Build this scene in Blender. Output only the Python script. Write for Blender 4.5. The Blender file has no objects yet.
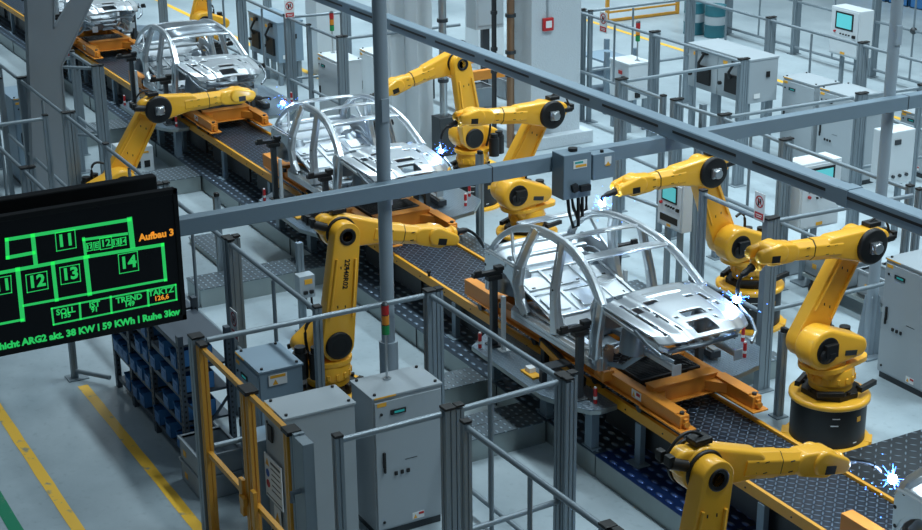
import bpy, bmesh, math, random
from mathutils import Vector, Matrix
random.seed(7)
S = bpy.context.scene
COL = S.collection
PI = math.pi
def R(d): return math.radians(d)

# ---------------------------------------------------------------- materials
def new_mat(name):
    m = bpy.data.materials.new(name); m.use_nodes = True
    nt = m.node_tree; b = nt.nodes['Principled BSDF']
    return m, nt, b
def srgb(r, g, b):
    f = lambda c: (c/255/12.92) if c/255 <= .04045 else ((c/255+.055)/1.055)**2.4
    return (f(r), f(g), f(b), 1)
def mat(name, rgb, rough=.5, metal=0., var=.06, scale=6., rvar=.08, bump=0., coat=0.):
    m, nt, b = new_mat(name)
    c = srgb(*rgb); N = nt.nodes; L = nt.links
    tc = N.new('ShaderNodeTexCoord'); no = N.new('ShaderNodeTexNoise')
    no.inputs['Scale'].default_value = scale; no.inputs['Detail'].default_value = 5
    L.new(tc.outputs['Object'], no.inputs['Vector'])
    mx = N.new('ShaderNodeMix'); mx.data_type = 'RGBA'
    mx.inputs['A'].default_value = tuple(v*(1-var) for v in c[:3])+(1,)
    mx.inputs['B'].default_value = tuple(min(1, v*(1+var)) for v in c[:3])+(1,)
    L.new(no.outputs['Fac'], mx.inputs['Factor']); L.new(mx.outputs['Result'], b.inputs['Base Color'])
    mr = N.new('ShaderNodeMapRange'); mr.inputs['To Min'].default_value = max(0, rough-rvar); mr.inputs['To Max'].default_value = min(1, rough+rvar)
    L.new(no.outputs['Fac'], mr.inputs['Value']); L.new(mr.outputs['Result'], b.inputs['Roughness'])
    b.inputs['Metallic'].default_value = metal
    if coat: b.inputs['Coat Weight'].default_value = coat
    if bump:
        bp = N.new('ShaderNodeBump'); bp.inputs['Strength'].default_value = bump; bp.inputs['Distance'].default_value = .02
        L.new(no.outputs['Fac'], bp.inputs['Height']); L.new(bp.outputs['Normal'], b.inputs['Normal'])
    return m
def emit(name, rgb, st):
    m, nt, b = new_mat(name)
    b.inputs['Base Color'].default_value = srgb(*rgb)
    b.inputs['Emission Color'].default_value = srgb(*rgb); b.inputs['Emission Strength'].default_value = st
    b.inputs['Roughness'].default_value = .4
    return m
def math_node(nt, op, a, b=None, clamp=False):
    n = nt.nodes.new('ShaderNodeMath'); n.operation = op; n.use_clamp = clamp
    for i, v in enumerate((a, b)):
        if v is None: continue
        if isinstance(v, (int, float)): n.inputs[i].default_value = v
        else: nt.links.new(v, n.inputs[i])
    return n.outputs[0]
def tread(name, rgb, sx, sy, la, lb, rough=.35, metal=.6, top=1.6, dist=.02, single=False):
    """checker plate: raised lozenges on a half-offset grid, alternating direction"""
    m, nt, b = new_mat(name); N = nt.nodes; L = nt.links
    tc = N.new('ShaderNodeTexCoord'); sp = N.new('ShaderNodeSeparateXYZ'); L.new(tc.outputs['Object'], sp.inputs[0])
    M = lambda op, a, b=None, c=False: math_node(nt, op, a, b, c)
    u = M('DIVIDE', sp.outputs[0], sx); v = M('DIVIDE', sp.outputs[1], sy)
    fv = M('FLOOR', v)
    if single: u = M('ADD', u, M('MULTIPLY', M('MODULO', M('ABSOLUTE', fv), 2.0), .5))
    fu = M('FLOOR', u)
    du = M('MULTIPLY', M('SUBTRACT', M('SUBTRACT', u, fu), .5), sx); dv = M('MULTIPLY', M('SUBTRACT', M('SUBTRACT', v, fv), .5), sy)
    if single:
        a_, b_ = du, dv
        d = M('ADD', M('POWER', M('DIVIDE', a_, la), 2.), M('POWER', M('DIVIDE', b_, lb), 2.))
    else:
        par = M('MODULO', M('ABSOLUTE', M('ADD', fu, fv)), 2.0)
        p = M('MULTIPLY', M('ADD', du, dv), .7071); q = M('MULTIPLY', M('SUBTRACT', du, dv), .7071)
        ip = M('SUBTRACT', 1., par)
        a_ = M('ADD', M('MULTIPLY', p, par), M('MULTIPLY', q, ip)); b_ = M('ADD', M('MULTIPLY', q, par), M('MULTIPLY', p, ip))
        d = M('ADD', M('POWER', M('DIVIDE', a_, la), 2.), M('POWER', M('DIVIDE', b_, lb), 2.))
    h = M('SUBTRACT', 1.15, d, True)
    c = srgb(*rgb); no = N.new('ShaderNodeTexNoise'); no.inputs['Scale'].default_value = 1.3; no.inputs['Detail'].default_value = 6
    L.new(tc.outputs['Object'], no.inputs['Vector'])
    m1 = N.new('ShaderNodeMix'); m1.data_type = 'RGBA'
    m1.inputs['A'].default_value = tuple(v*.7 for v in c[:3])+(1,); m1.inputs['B'].default_value = tuple(v*1.25 for v in c[:3])+(1,)
    L.new(no.outputs['Fac'], m1.inputs['Factor'])
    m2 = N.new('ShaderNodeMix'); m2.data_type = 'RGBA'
    L.new(h, m2.inputs['Factor']); L.new(m1.outputs['Result'], m2.inputs['A']); m2.inputs['B'].default_value = tuple(min(.9, (v*top*.5+.10+.03*k)) for k, v in enumerate(c[:3]))+(1,)  # paler raised tops: bare worn metal, plus their glints put into the colour
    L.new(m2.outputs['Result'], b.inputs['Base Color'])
    b.inputs['Metallic'].default_value = metal; b.inputs['Roughness'].default_value = rough
    bp = N.new('ShaderNodeBump'); bp.inputs['Strength'].default_value = 1.; bp.inputs['Distance'].default_value = dist
    L.new(h, bp.inputs['Height']); L.new(bp.outputs['Normal'], b.inputs['Normal'])
    return m
def floor_mat():
    m, nt, b = new_mat('painted concrete'); N = nt.nodes; L = nt.links
    tc = N.new('ShaderNodeTexCoord')
    n1 = N.new('ShaderNodeTexNoise'); n1.inputs['Scale'].default_value = .35; n1.inputs['Detail'].default_value = 7; n1.inputs['Roughness'].default_value = .65
    n2 = N.new('ShaderNodeTexNoise'); n2.inputs['Scale'].default_value = 9; n2.inputs['Detail'].default_value = 8
    for n in (n1, n2): L.new(tc.outputs['Object'], n.inputs['Vector'])
    cr = N.new('ShaderNodeValToRGB'); e = cr.color_ramp.elements
    e[0].position = .3; e[0].color = srgb(142, 158, 166); e[1].position = .72; e[1].color = srgb(182, 196, 202)
    L.new(n1.outputs['Fac'], cr.inputs['Fac'])
    c2 = N.new('ShaderNodeValToRGB'); e = c2.color_ramp.elements
    e[0].position = .28; e[0].color = (.55, .58, .6, 1); e[1].position = .42; e[1].color = (1, 1, 1, 1)
    L.new(n2.outputs['Fac'], c2.inputs['Fac'])
    mx = N.new('ShaderNodeMix'); mx.data_type = 'RGBA'; mx.blend_type = 'MULTIPLY'; mx.inputs['Factor'].default_value = .35
    L.new(cr.outputs['Color'], mx.inputs['A']); L.new(c2.outputs['Color'], mx.inputs['B']); L.new(mx.outputs['Result'], b.inputs['Base Color'])
    mr = N.new('ShaderNodeMapRange'); mr.inputs['To Min'].default_value = .22; mr.inputs['To Max'].default_value = .42
    L.new(n1.outputs['Fac'], mr.inputs['Value']); L.new(mr.outputs['Result'], b.inputs['Roughness'])
    bp = N.new('ShaderNodeBump'); bp.inputs['Strength'].default_value = .12; bp.inputs['Distance'].default_value = .01
    L.new(n2.outputs['Fac'], bp.inputs['Height']); L.new(bp.outputs['Normal'], b.inputs['Normal'])
    return m
def worn_line(name, rgb):
    m, nt, b = new_mat(name); N = nt.nodes; L = nt.links
    tc = N.new('ShaderNodeTexCoord'); n2 = N.new('ShaderNodeTexNoise'); n2.inputs['Scale'].default_value = 5; n2.inputs['Detail'].default_value = 9
    L.new(tc.outputs['Object'], n2.inputs['Vector'])
    cr = N.new('ShaderNodeValToRGB'); e = cr.color_ramp.elements
    e[0].position = .3; e[0].color = srgb(150, 150, 130); e[1].position = .4; e[1].color = srgb(*rgb)
    L.new(n2.outputs['Fac'], cr.inputs['Fac']); L.new(cr.outputs['Color'], b.inputs['Base Color']); b.inputs['Roughness'].default_value = .4
    return m

FLOOR = floor_mat()
LINE_Y = worn_line('worn yellow floor paint', (252, 198, 66)); LINE_G = worn_line('worn green floor paint', (20, 128, 92))
GALV = mat('galvanised steel', (150, 160, 160), .38, .55, .14, 3.)
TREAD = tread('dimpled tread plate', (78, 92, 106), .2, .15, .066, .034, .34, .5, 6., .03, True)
TREADB = tread('blue tinted tread plate', (26, 52, 104), .2, .15, .066, .034, .34, .5, 6., .03, True)  # same plate as the long platform, base colour tinted dark blue
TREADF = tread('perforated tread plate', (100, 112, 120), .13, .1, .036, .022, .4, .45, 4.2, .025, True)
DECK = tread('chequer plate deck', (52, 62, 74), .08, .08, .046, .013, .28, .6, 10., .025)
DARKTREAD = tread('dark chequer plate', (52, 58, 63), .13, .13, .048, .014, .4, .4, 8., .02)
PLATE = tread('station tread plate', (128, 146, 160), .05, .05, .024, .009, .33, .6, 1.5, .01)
YEL = mat('robot yellow paint', (252, 184, 50), .34, 0, .06, 3., .06, 0, .3)
ORG = mat('orange carrier paint', (222, 140, 46), .42, 0, .1, 5.)
RAILY = mat('conveyor rail yellow', (222, 156, 34), .42, 0, .1, 5.)
GATEY = mat('gate yellow paint', (204, 146, 48), .42, 0, .06, 5.)
BLK = mat('black plastic', (15, 16, 17), .5, 0, .15, 8.)
BLK2 = mat('satin black drum', (26, 27, 28), .45, 0, .1, 3.)
DRK = mat('dark grey steel', (62, 67, 71), .42, .35, .1, 5.)
STEEL = mat('bright machined steel', (186, 192, 196), .3, .9, .1, 8.)
ALU = mat('anodised aluminium', (128, 141, 149), .4, .3, .05, 4.)
ALUD = mat('aluminium groove shadow gap lining', (66, 72, 77), .45, .3, .05, 4.)
BEAM = mat('blue grey beam paint', (118, 137, 150), .42, .1, .05, 2.)
POLE = mat('pale blue grey pole paint', (150, 164, 174), .42, .1, .04, 2.)
COLM = mat('grey column paint', (134, 142, 148), .5, 0, .04, 2.)
CAB = mat('light grey enclosure paint', (160, 170, 176), .45, 0, .03, 2.)
CABB = mat('blue grey enclosure paint', (128, 150, 166), .42, 0, .03, 2.)
WHT = mat('white enclosure paint', (206, 214, 218), .42, 0, .03, 2.)
CONC = mat('rough white plaster', (190, 200, 206), .85, 0, .06, 30., .05, .6)
CAR = mat('bare sheet aluminium', (214, 221, 226), .32, .82, .04, 4., .03)
CARD = mat('galvanised inner sheet', (140, 150, 158), .36, .85, .1, 5., .05)
BIN = mat('blue storage bin plastic', (58, 116, 172), .45, 0, .08, 4.)
CRATE = mat('grey crate plastic', (146, 156, 163), .5, 0, .06, 4.)
RACK = mat('dark slate rack steel', (74, 84, 94), .45, .3, .08, 4.)
DRUMG = mat('teal drum paint', (38, 100, 112), .4, 0, .06, 4.)
RED = mat('red plastic', (186, 38, 40), .4, 0, .05); AMB = mat('amber plastic', (224, 140, 40), .4, 0, .05); GRN = mat('green plastic', (28, 140, 76), .4, 0, .05)
LBLY = mat('yellow label', (232, 170, 50), .5, 0, .03); LBLW = mat('white label', (225, 228, 228), .5, 0, .02)
CABLE = mat('black cable rubber', (18, 19, 20), .5, 0, .1)
COPR = mat('warm machined metal', (150, 120, 96), .35, .7, .1)
SCRN = emit('cyan panel screen', (90, 190, 195), .38)
SCRD = emit('dark cyan display', (20, 120, 120), .5)
MONB = mat('matt black monitor glass', (24, 26, 30), .3, 0, .05)
M_GRN = emit('green screen graphics', (40, 195, 95), .72)
M_ORG = emit('orange screen text', (235, 150, 45), .75)
SPK = emit('arc white', (215, 232, 255), 60); SPKB = emit('arc blue', (70, 130, 255), 7)
BLUEINK = mat('blue pictogram', (40, 90, 170), .5)

# ---------------------------------------------------------------- mesh builder
class MB:
    def __init__(s): s.v = []; s.f = []; s.mi = []; s.sm = []; s.cur = 0; s.M = Matrix()
    def add(s, vs, fs, smooth=False):
        o = len(s.v); s.v += [tuple(s.M @ Vector(v)) for v in vs]
        for f in fs: s.f.append(tuple(o+i for i in f)); s.mi.append(s.cur); s.sm.append(smooth)
        return s
    def box(s, c, d, rz=0., rot=None):
        M = rot if rot is not None else Matrix.Rotation(rz, 3, 'Z')
        vs = [Vector(c)+M @ Vector((x*d[0]/2, y*d[1]/2, z*d[2]/2)) for x in (-1, 1) for y in (-1, 1) for z in (-1, 1)]
        return s.add(vs, [(0, 1, 3, 2), (4, 6, 7, 5), (0, 4, 5, 1), (2, 3, 7, 6), (0, 2, 6, 4), (1, 5, 7, 3)])
    def bb(s, a, b):
        return s.box([(a[i]+b[i])/2 for i in range(3)], [abs(b[i]-a[i]) for i in range(3)])
    def frames(s, pts, up):
        pts = [Vector(p) for p in pts]; out = []
        for i, p in enumerate(pts):
            t = (pts[min(i+1, len(pts)-1)]-pts[max(i-1, 0)]).normalized()
            u = Vector(up)
            if abs(t.dot(u)) > .97: u = Vector((1, 0, 0)) if abs(t.x) < .9 else Vector((0, 1, 0))
            a = t.cross(u).normalized(); b = a.cross(t).normalized(); out.append((p, a, b))
        return out
    def sweep(s, pts, prof, up=(0, 0, 1), smooth=False, caps=True, scales=None):
        fr = s.frames(pts, up); n = len(prof); vs = []; fs = []
        for k, (p, a, b) in enumerate(fr):
            q = scales[k] if scales else 1.
            vs += [p+a*x*q+b*y*q for x, y in prof]
        for k in range(len(fr)-1):
            for i in range(n):
                j = (i+1) % n; fs.append((k*n+i, k*n+j, (k+1)*n+j, (k+1)*n+i))
        s.add(vs, fs, smooth)
        if caps:
            o = len(vs)-n
            s.add(vs[:n], [tuple(range(n))[::-1]]); s.add(vs[o:], [tuple(range(n))])
        return s
    def bar(s, a, b, w, h, up=(0, 0, 1)):
        return s.sweep([a, b], [(-w/2, -h/2), (w/2, -h/2), (w/2, h/2), (-w/2, h/2)], up)
    def path(s, pts, w, h, up=(0, 0, 1), ch=.25, scales=None):
        c = min(w, h)*ch; x, y = w/2, h/2
        return s.sweep(pts, [(-x+c, -y), (x-c, -y), (x, -y+c), (x, y-c), (x-c, y), (-x+c, y), (-x, y-c), (-x, -y+c)], up, False, True, scales)
    def tube(s, pts, r, n=10, scales=None):
        return s.sweep(pts, [(r*math.cos(2*PI*i/n), r*math.sin(2*PI*i/n)) for i in range(n)], (0, 0, 1), True, True, scales)
    def lathe(s, prof, c=(0, 0, 0), axis=(0, 0, 1), n=28, smooth=True):
        q = Vector((0, 0, 1)).rotation_difference(Vector(axis)); c = Vector(c); vs = []; fs = []
        for r, z in prof: vs += [c+q @ Vector((r*math.cos(2*PI*i/n), r*math.sin(2*PI*i/n), z)) for i in range(n)]
        for k in range(len(prof)-1):
            for i in range(n):
                j = (i+1) % n; fs.append((k*n+i, k*n+j, (k+1)*n+j, (k+1)*n+i))
        s.add(vs, fs, smooth); s.add(vs[:n], [tuple(range(n))[::-1]]); s.add(vs[-n:], [tuple(range(n))])
        return s
    def cyl(s, a, b, r, n=16, r2=None):
        a, b = Vector(a), Vector(b); d = b-a
        return s.lathe([(r, 0), (r if r2 is None else r2, d.length)], a, d, n)
    def ball(s, c, r, n=12, sc=(1, 1, 1)):
        vs = []; fs = []
        for k in range(n+1):
            t = PI*k/n
            for i in range(2*n):
                p = PI*i/n; vs.append((c[0]+r*sc[0]*math.sin(t)*math.cos(p), c[1]+r*sc[1]*math.sin(t)*math.sin(p), c[2]+r*sc[2]*math.cos(t)))
        for k in range(n):
            for i in range(2*n):
                j = (i+1) % (2*n); fs.append((k*2*n+i, (k+1)*2*n+i, (k+1)*2*n+j, k*2*n+j))
        return s.add(vs, fs, True)
    def prism(s, poly, z0, z1, M=None):
        """outline in a local plane, extruded between z0 and z1; M maps local to world"""
        M = M or Matrix(); n = len(poly)
        vs = [M @ Vector((x, y, z0)) for x, y in poly]+[M @ Vector((x, y, z1)) for x, y in poly]
        fs = [tuple(range(n))[::-1], tuple(range(n, 2*n))]+[(i, (i+1) % n, n+(i+1) % n, n+i) for i in range(n)]
        return s.add(vs, fs)
    def quad(s, a, b, c, d): return s.add([a, b, c, d], [(0, 1, 2, 3)])
    def build(s, name, mats, parent=None, bevel=0., seg=2, ang=40):
        me = bpy.data.meshes.new(name); me.from_pydata(s.v, [], s.f); me.update()
        mats = mats if isinstance(mats, (list, tuple)) else [mats]
        for m in mats: me.materials.append(m)
        me.polygons.foreach_set('material_index', s.mi); me.polygons.foreach_set('use_smooth', s.sm)
        bm = bmesh.new(); bm.from_mesh(me); bmesh.ops.recalc_face_normals(bm, faces=bm.faces[:]); bm.to_mesh(me); bm.free()
        o = bpy.data.objects.new(name, me); COL.objects.link(o)
        if parent is not None: o.parent = parent
        if bevel:
            b = o.modifiers.new('bevel', 'BEVEL'); b.width = bevel; b.segments = seg; b.limit_method = 'ANGLE'; b.angle_limit = R(ang); b.harden_normals = False
            if seg > 2:
                for p in me.polygons: p.use_smooth = True
        return o
def thing(name, label, cat, group=None, loc=(0, 0, 0)):
    o = bpy.data.objects.new(name, None); COL.objects.link(o); o.location = loc; o.empty_display_size = .1
    return tag(o, label, cat, group)
def tag(o, label, cat, group=None, kind=None):
    o['label'] = label; o['category'] = cat
    if group: o['group'] = group
    if kind: o['kind'] = kind
    return o
def struct(o, label=None, cat=None):
    o['kind'] = 'structure'
    if label: o['label'] = label
    if cat: o['category'] = cat
    return o
def copy_tree(o, parent=None):
    c = o.copy(); COL.objects.link(c)
    if parent is not None: c.parent = parent
    for ch in list(o.children): copy_tree(ch, c)
    return c
def hull2(c1, r1, c2, r2, n=14):
    """outline round two circles"""
    dx, dy = c2[0]-c1[0], c2[1]-c1[1]; d = math.hypot(dx, dy); a = math.atan2(dy, dx); b = math.acos(max(-1, min(1, (r1-r2)/d)))
    out = []
    for i in range(n+1):
        t = a+b+(2*PI-2*b)*i/n; out.append((c1[0]+r1*math.cos(t), c1[1]+r1*math.sin(t)))
    for i in range(n+1):
        t = a-b+2*b*i/n; out.append((c2[0]+r2*math.cos(t), c2[1]+r2*math.sin(t)))
    return out
def circ(c, r, n=24): return [(c[0]+r*math.cos(2*PI*i/n), c[1]+r*math.sin(2*PI*i/n)) for i in range(n)]
def text_mesh(mb, body, size, M, bold=0., align='CENTER'):
    cu = bpy.data.curves.new('lettering', 'FONT'); cu.body = body; cu.size = size; cu.align_x = align; cu.align_y = 'CENTER'; cu.offset = bold; cu.resolution_u = 2
    o = bpy.data.objects.new('lettering', cu); COL.objects.link(o)
    dg = bpy.context.evaluated_depsgraph_get(); e = o.evaluated_get(dg); me = e.to_mesh()
    mb.add([M @ v.co for v in me.vertices], [tuple(p.vertices) for p in me.polygons])
    e.to_mesh_clear(); bpy.data.objects.remove(o); bpy.data.curves.remove(cu)
# local frames on vertical faces: local x runs to the right as seen from outside, local y up, local z outwards
def face_px(x, y, z): return Matrix(((0, 0, 1, x), (1, 0, 0, y), (0, 1, 0, z), (0, 0, 0, 1)))      # looks towards +x
def face_ny(x, y, z): return Matrix(((1, 0, 0, x), (0, 0, -1, y), (0, 1, 0, z), (0, 0, 0, 1)))     # looks towards -y
# ---------------------------------------------------------------- the setting
m = MB(); m.quad((-75, -40, 0), (25, -40, 0), (25, 75, 0), (-75, 75, 0)); struct(m.build('floor', FLOOR))
def strip(name, pts, w, mtl, label):
    mb = MB()
    for (a, b) in pts:
        a, b = Vector((*a, .004)), Vector((*b, .004)); d = (b-a).normalized(); n = Vector((-d.y, d.x, 0))*w/2
        N = max(2, int((b-a).length/.35)); L_ = []; R_ = []
        for i in range(N+1):
            p = a+(b-a)*i/N; L_.append(p+n*(1+random.uniform(-.06, .06))); R_.append(p-n*(1+random.uniform(-.06, .06)))
        for i in range(N): mb.quad(L_[i], L_[i+1], R_[i+1], R_[i])
    o = mb.build(name, mtl); struct(o, label, 'floor marking'); return o
strip('trim_1', [((-30, -7.08), (6, -7.08))], .15, LINE_Y, 'yellow floor line beside the green one')
strip('trim_2', [((-4.55, -5.8), (6, -5.8))], .15, LINE_Y, 'yellow floor line leading to the yellow gate')
strip('trim_3', [((-30, -7.74), (6, -7.74))], .17, LINE_G, 'green floor line beside the yellow ones')
strip('trim_4', [((-45, 5.2), (-17.5, 5.2)), ((-17.5, 5.2), (-10.5, 5.15))], .16, LINE_Y, 'yellow floor line beside the far end of the line')
strip('trim_5', [((-40, 15.5), (5, 14.9))], .16, LINE_Y, 'yellow floor line behind the far guard fences')
# raised tread platforms
def platform(name, x0, x1, y0, y1, z, label, mt=None, seams=()):
    mb = MB(); mb.bb((x0, y0, 0), (x1, y1, z-.012)); mb.cur = 1; mb.bb((x0-.01, y0-.01, z-.012), (x1+.01, y1+.01, z))
    mb.cur = 2
    for a in seams: mb.bb((a-.008, y0-.0115, 0), (a+.008, y1, z+.001))
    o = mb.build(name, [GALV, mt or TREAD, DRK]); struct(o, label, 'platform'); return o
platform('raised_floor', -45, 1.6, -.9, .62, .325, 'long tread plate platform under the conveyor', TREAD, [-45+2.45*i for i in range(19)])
platform('raised_floor', 1.62, 13, -.9, .62, .325, 'blue tinted tread plate platform under the conveyor end', TREADB, [4.05, 6.5, 8.95])
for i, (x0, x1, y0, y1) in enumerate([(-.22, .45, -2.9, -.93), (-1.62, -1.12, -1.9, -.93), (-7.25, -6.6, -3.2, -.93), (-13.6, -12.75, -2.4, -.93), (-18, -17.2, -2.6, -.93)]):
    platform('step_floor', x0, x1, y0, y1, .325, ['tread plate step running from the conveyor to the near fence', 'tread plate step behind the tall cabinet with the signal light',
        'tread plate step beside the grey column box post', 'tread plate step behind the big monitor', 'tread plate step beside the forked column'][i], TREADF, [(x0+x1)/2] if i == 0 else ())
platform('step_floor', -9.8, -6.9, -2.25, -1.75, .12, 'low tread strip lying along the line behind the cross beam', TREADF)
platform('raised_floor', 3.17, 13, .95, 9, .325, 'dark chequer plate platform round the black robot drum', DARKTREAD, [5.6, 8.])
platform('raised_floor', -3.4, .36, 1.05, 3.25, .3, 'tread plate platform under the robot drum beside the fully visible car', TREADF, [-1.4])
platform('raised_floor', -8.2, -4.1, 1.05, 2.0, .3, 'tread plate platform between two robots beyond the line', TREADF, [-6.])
# columns of the hall
m = MB(); m.bb((-12.95, 6.41, 0), (-11.94, 7.68, 9)); m.bb((-13.15, 6.22, 0), (-11.72, 7.9, .28)); struct(m.build('concrete_pillar', CONC, bevel=.02), 'rough white concrete pillar behind the robots', 'pillar')
m = MB(); m.bb((-13.9, 4.25, 0), (-13.1, 4.62, 9)); m.bb((-13.95, 3.9, 0), (-13.7, 4.25, 9)); struct(m.build('pale_pillar', WHT, bevel=.01), 'pale slender pillar beside the ringed grey pipe', 'pillar')
m = MB(); m.bb((-21.4, 5.25, 0), (-20.7, 6.0, 9)); struct(m.build('white_pillar', WHT, bevel=.02), 'white far pillar above the two distant cabinets', 'pillar')
m = MB(); m.bb((-19.9, 9.2, 0), (-19.2, 10.0, 9)); struct(m.build('white_pillar', WHT, bevel=.02), 'white pillar behind the pipe and the lockers', 'pillar')
# Y-shaped steel column at the left, plate web with edge flanges
m = MB(); X0 = -12.95
web = [(-3.532, -0.547), (-4.274, -0.417), (-3.915, 5.267), (-3.399, 5.225), (-3.542, 3.590), (-2.397, 5.143), (-2.126, 5.121), (-3.471, 2.850)]
P = [(y, z) for y, z in web]; P[0] = (P[0][0], 0); P[1] = (P[1][0], 0)
m.prism(P, -.02, .02, face_px(X0, 0, 0))
fl = [(P[1], P[2]), (P[3], P[4]), (P[4], P[5]), (P[6], P[7]), (P[7], P[0])]
for k, (a, b) in enumerate(fl): dp = -.05 if k in (1, 2) else -.2; m.sweep([(X0, *a), (X0, *b)], [(-.012, dp), (.012, dp), (.012, .04), (-.012, .04)], (1, 0, 0))
m.bb((X0-.5, P[1][0]-.15, 0), (X0+.35, P[0][0]+.15, .05)); struct(m.build('forked_column', COLM), 'grey forked steel column', 'column')

# ---------------------------------------------------------------- overhead steel
def pole(x, y, z1, label, hatch):
    t = thing('support_pole', label, 'pole', 'round poles carrying the overhead beam', (x, y, 0))
    m = MB(); m.cyl((0, 0, .02), (0, 0, z1), .085, 24); m.build('shaft', POLE, t)
    m = MB(); m.box((0, 0, .015), (.42, .42, .03))
    for k in range(4):
        a = PI/4+k*PI/2 if hatch else k*PI/2
        c, s_ = math.cos(a), math.sin(a)
        m.prism([(.07, .03), (.2, .03), (.2, .12), (.11, .95 if hatch else 1.0), (.07, 1.0)], -.008, .008, Matrix(((c, 0, -s_, 0), (s_, 0, c, 0), (0, 1, 0, 0), (0, 0, 0, 1))))
    m.build('base_plate', POLE, t)
    if not hatch:
        m = MB(); m.cyl((0, 0, .03), (0, 0, 1.95), .118, 24); m.build('sleeve', POLE, t)
    m = MB(); m.bb((.06, -.05, z1*.53), (.1, .05, z1*.53+.28)); m.build('cleat', POLE, t, .004)
    return t
pole(.38, -3.2, 9, 'round pole standing behind the tall cabinet with the signal light', False)
pole(.38, 4.86, 9, 'round pole on a gusseted foot beside the big grey cabinet', True)
def boxbeam(name, a, b, w, h, label, slots, flanges, t=None):
    """hollow beam between a and b (top centre line)"""
    t = thing(name, label, 'beam', None, a)
    A = Vector((0, 0, 0)); B = Vector(b)-Vector(a); d = B.normalized(); n = Vector((0, 0, 1)).cross(d).normalized()
    m = MB(); m.path([A+Vector((0, 0, -h/2)), B+Vector((0, 0, -h/2))], w, h, (0, 0, 1), .06); m.build('profile', BEAM, t)
    L_ = B.length
    m = MB()
    for s0, s1, side in slots:
        p = A+d*s0+n*side*(w/2)+Vector((0, 0, -h*.42)); q = A+d*s1+n*side*(w/2)+Vector((0, 0, -h*.42)); m.bar(p, q, .008, h*.17, (0, 0, 1))
    if slots: m.build('slot_strip', BLK, t)
    for s0 in flanges:
        m = MB(); p = A+d*s0; q = A+d*(s0+(.16 if slots else .014))
        m.path([p+Vector((0, 0, -h/2)), q+Vector((0, 0, -h/2))], w+(.02 if slots else .006), h+(.02 if slots else .006), (0, 0, 1), .06)
        m.build('joint_sleeve', DRK if not slots else BEAM, t)
    return t
# long slotted beam along the line, resting on the cross beam
boxbeam('overhead_beam', (16, .87, 4.25), (-22, .87, 4.25), .22, .2, 'long slotted overhead beam resting on the cross beam', [(i*1.62+.97, i*1.62+2.27, 1) for i in range(22)], [11.95])
boxbeam('overhead_beam', (.54, -5.9, 4.05), (.54, 15.5, 4.05), .15, .2, 'plain overhead cross beam carrying the two grey boxes', [], [4.06, 10.9])

# ---------------------------------------------------------------- conveyor
t = thing('conveyor', 'roller conveyor line with yellow rails carrying the car bodies', 'conveyor', None, (0, 0, .325))
Z = -.325
m = MB(); m.bb((-45, -.55, .985+Z), (13, .55, 1.0+Z)); m.build('deck', DECK, t)
for s in (-1, 1):
    m = MB(); m.bb((-45, s*.56-.025, .9+Z), (13, s*.56+.025, 1.04+Z))
    m.cur = 1
    for i in range(70): m.cyl((-44.6+.8*i, s*.592, .96+Z), (-44.6+.8*i, s*.56, .96+Z), .012, 8)
    m.build('side_rail', [RAILY, BLK], t, .006)
    m = MB()
    for i in range(23): m.bb((-44.4+2.4*i, s*.45-.02, .52+Z), (-44.4+2.4*i+2.0, s*.45+.02, .9+Z))
    m.build('skirt', BLK2, t)
for i in range(22):
    x = -43.5+2.4*i
    for s in (-1, 1):
        m = MB(); m.box((x, s*.56, .61+Z), (.12, .08, .56)); m.box((x, s*.58, .335+Z), (.26, .2, .02)); m.build('leg', BEAM, t, .005)
    if i % 2 == 0:
        m = MB(); m.cyl((x+1.55, -.56, 1.03+Z), (x+1.55, -.56, 1.1+Z), .022, 10); m.cyl((x+1.55, -.56, 1.1+Z), (x+1.55, -.56, 1.13+Z), .035, 10); m.build('stop_pin', BLK, t)
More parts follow.
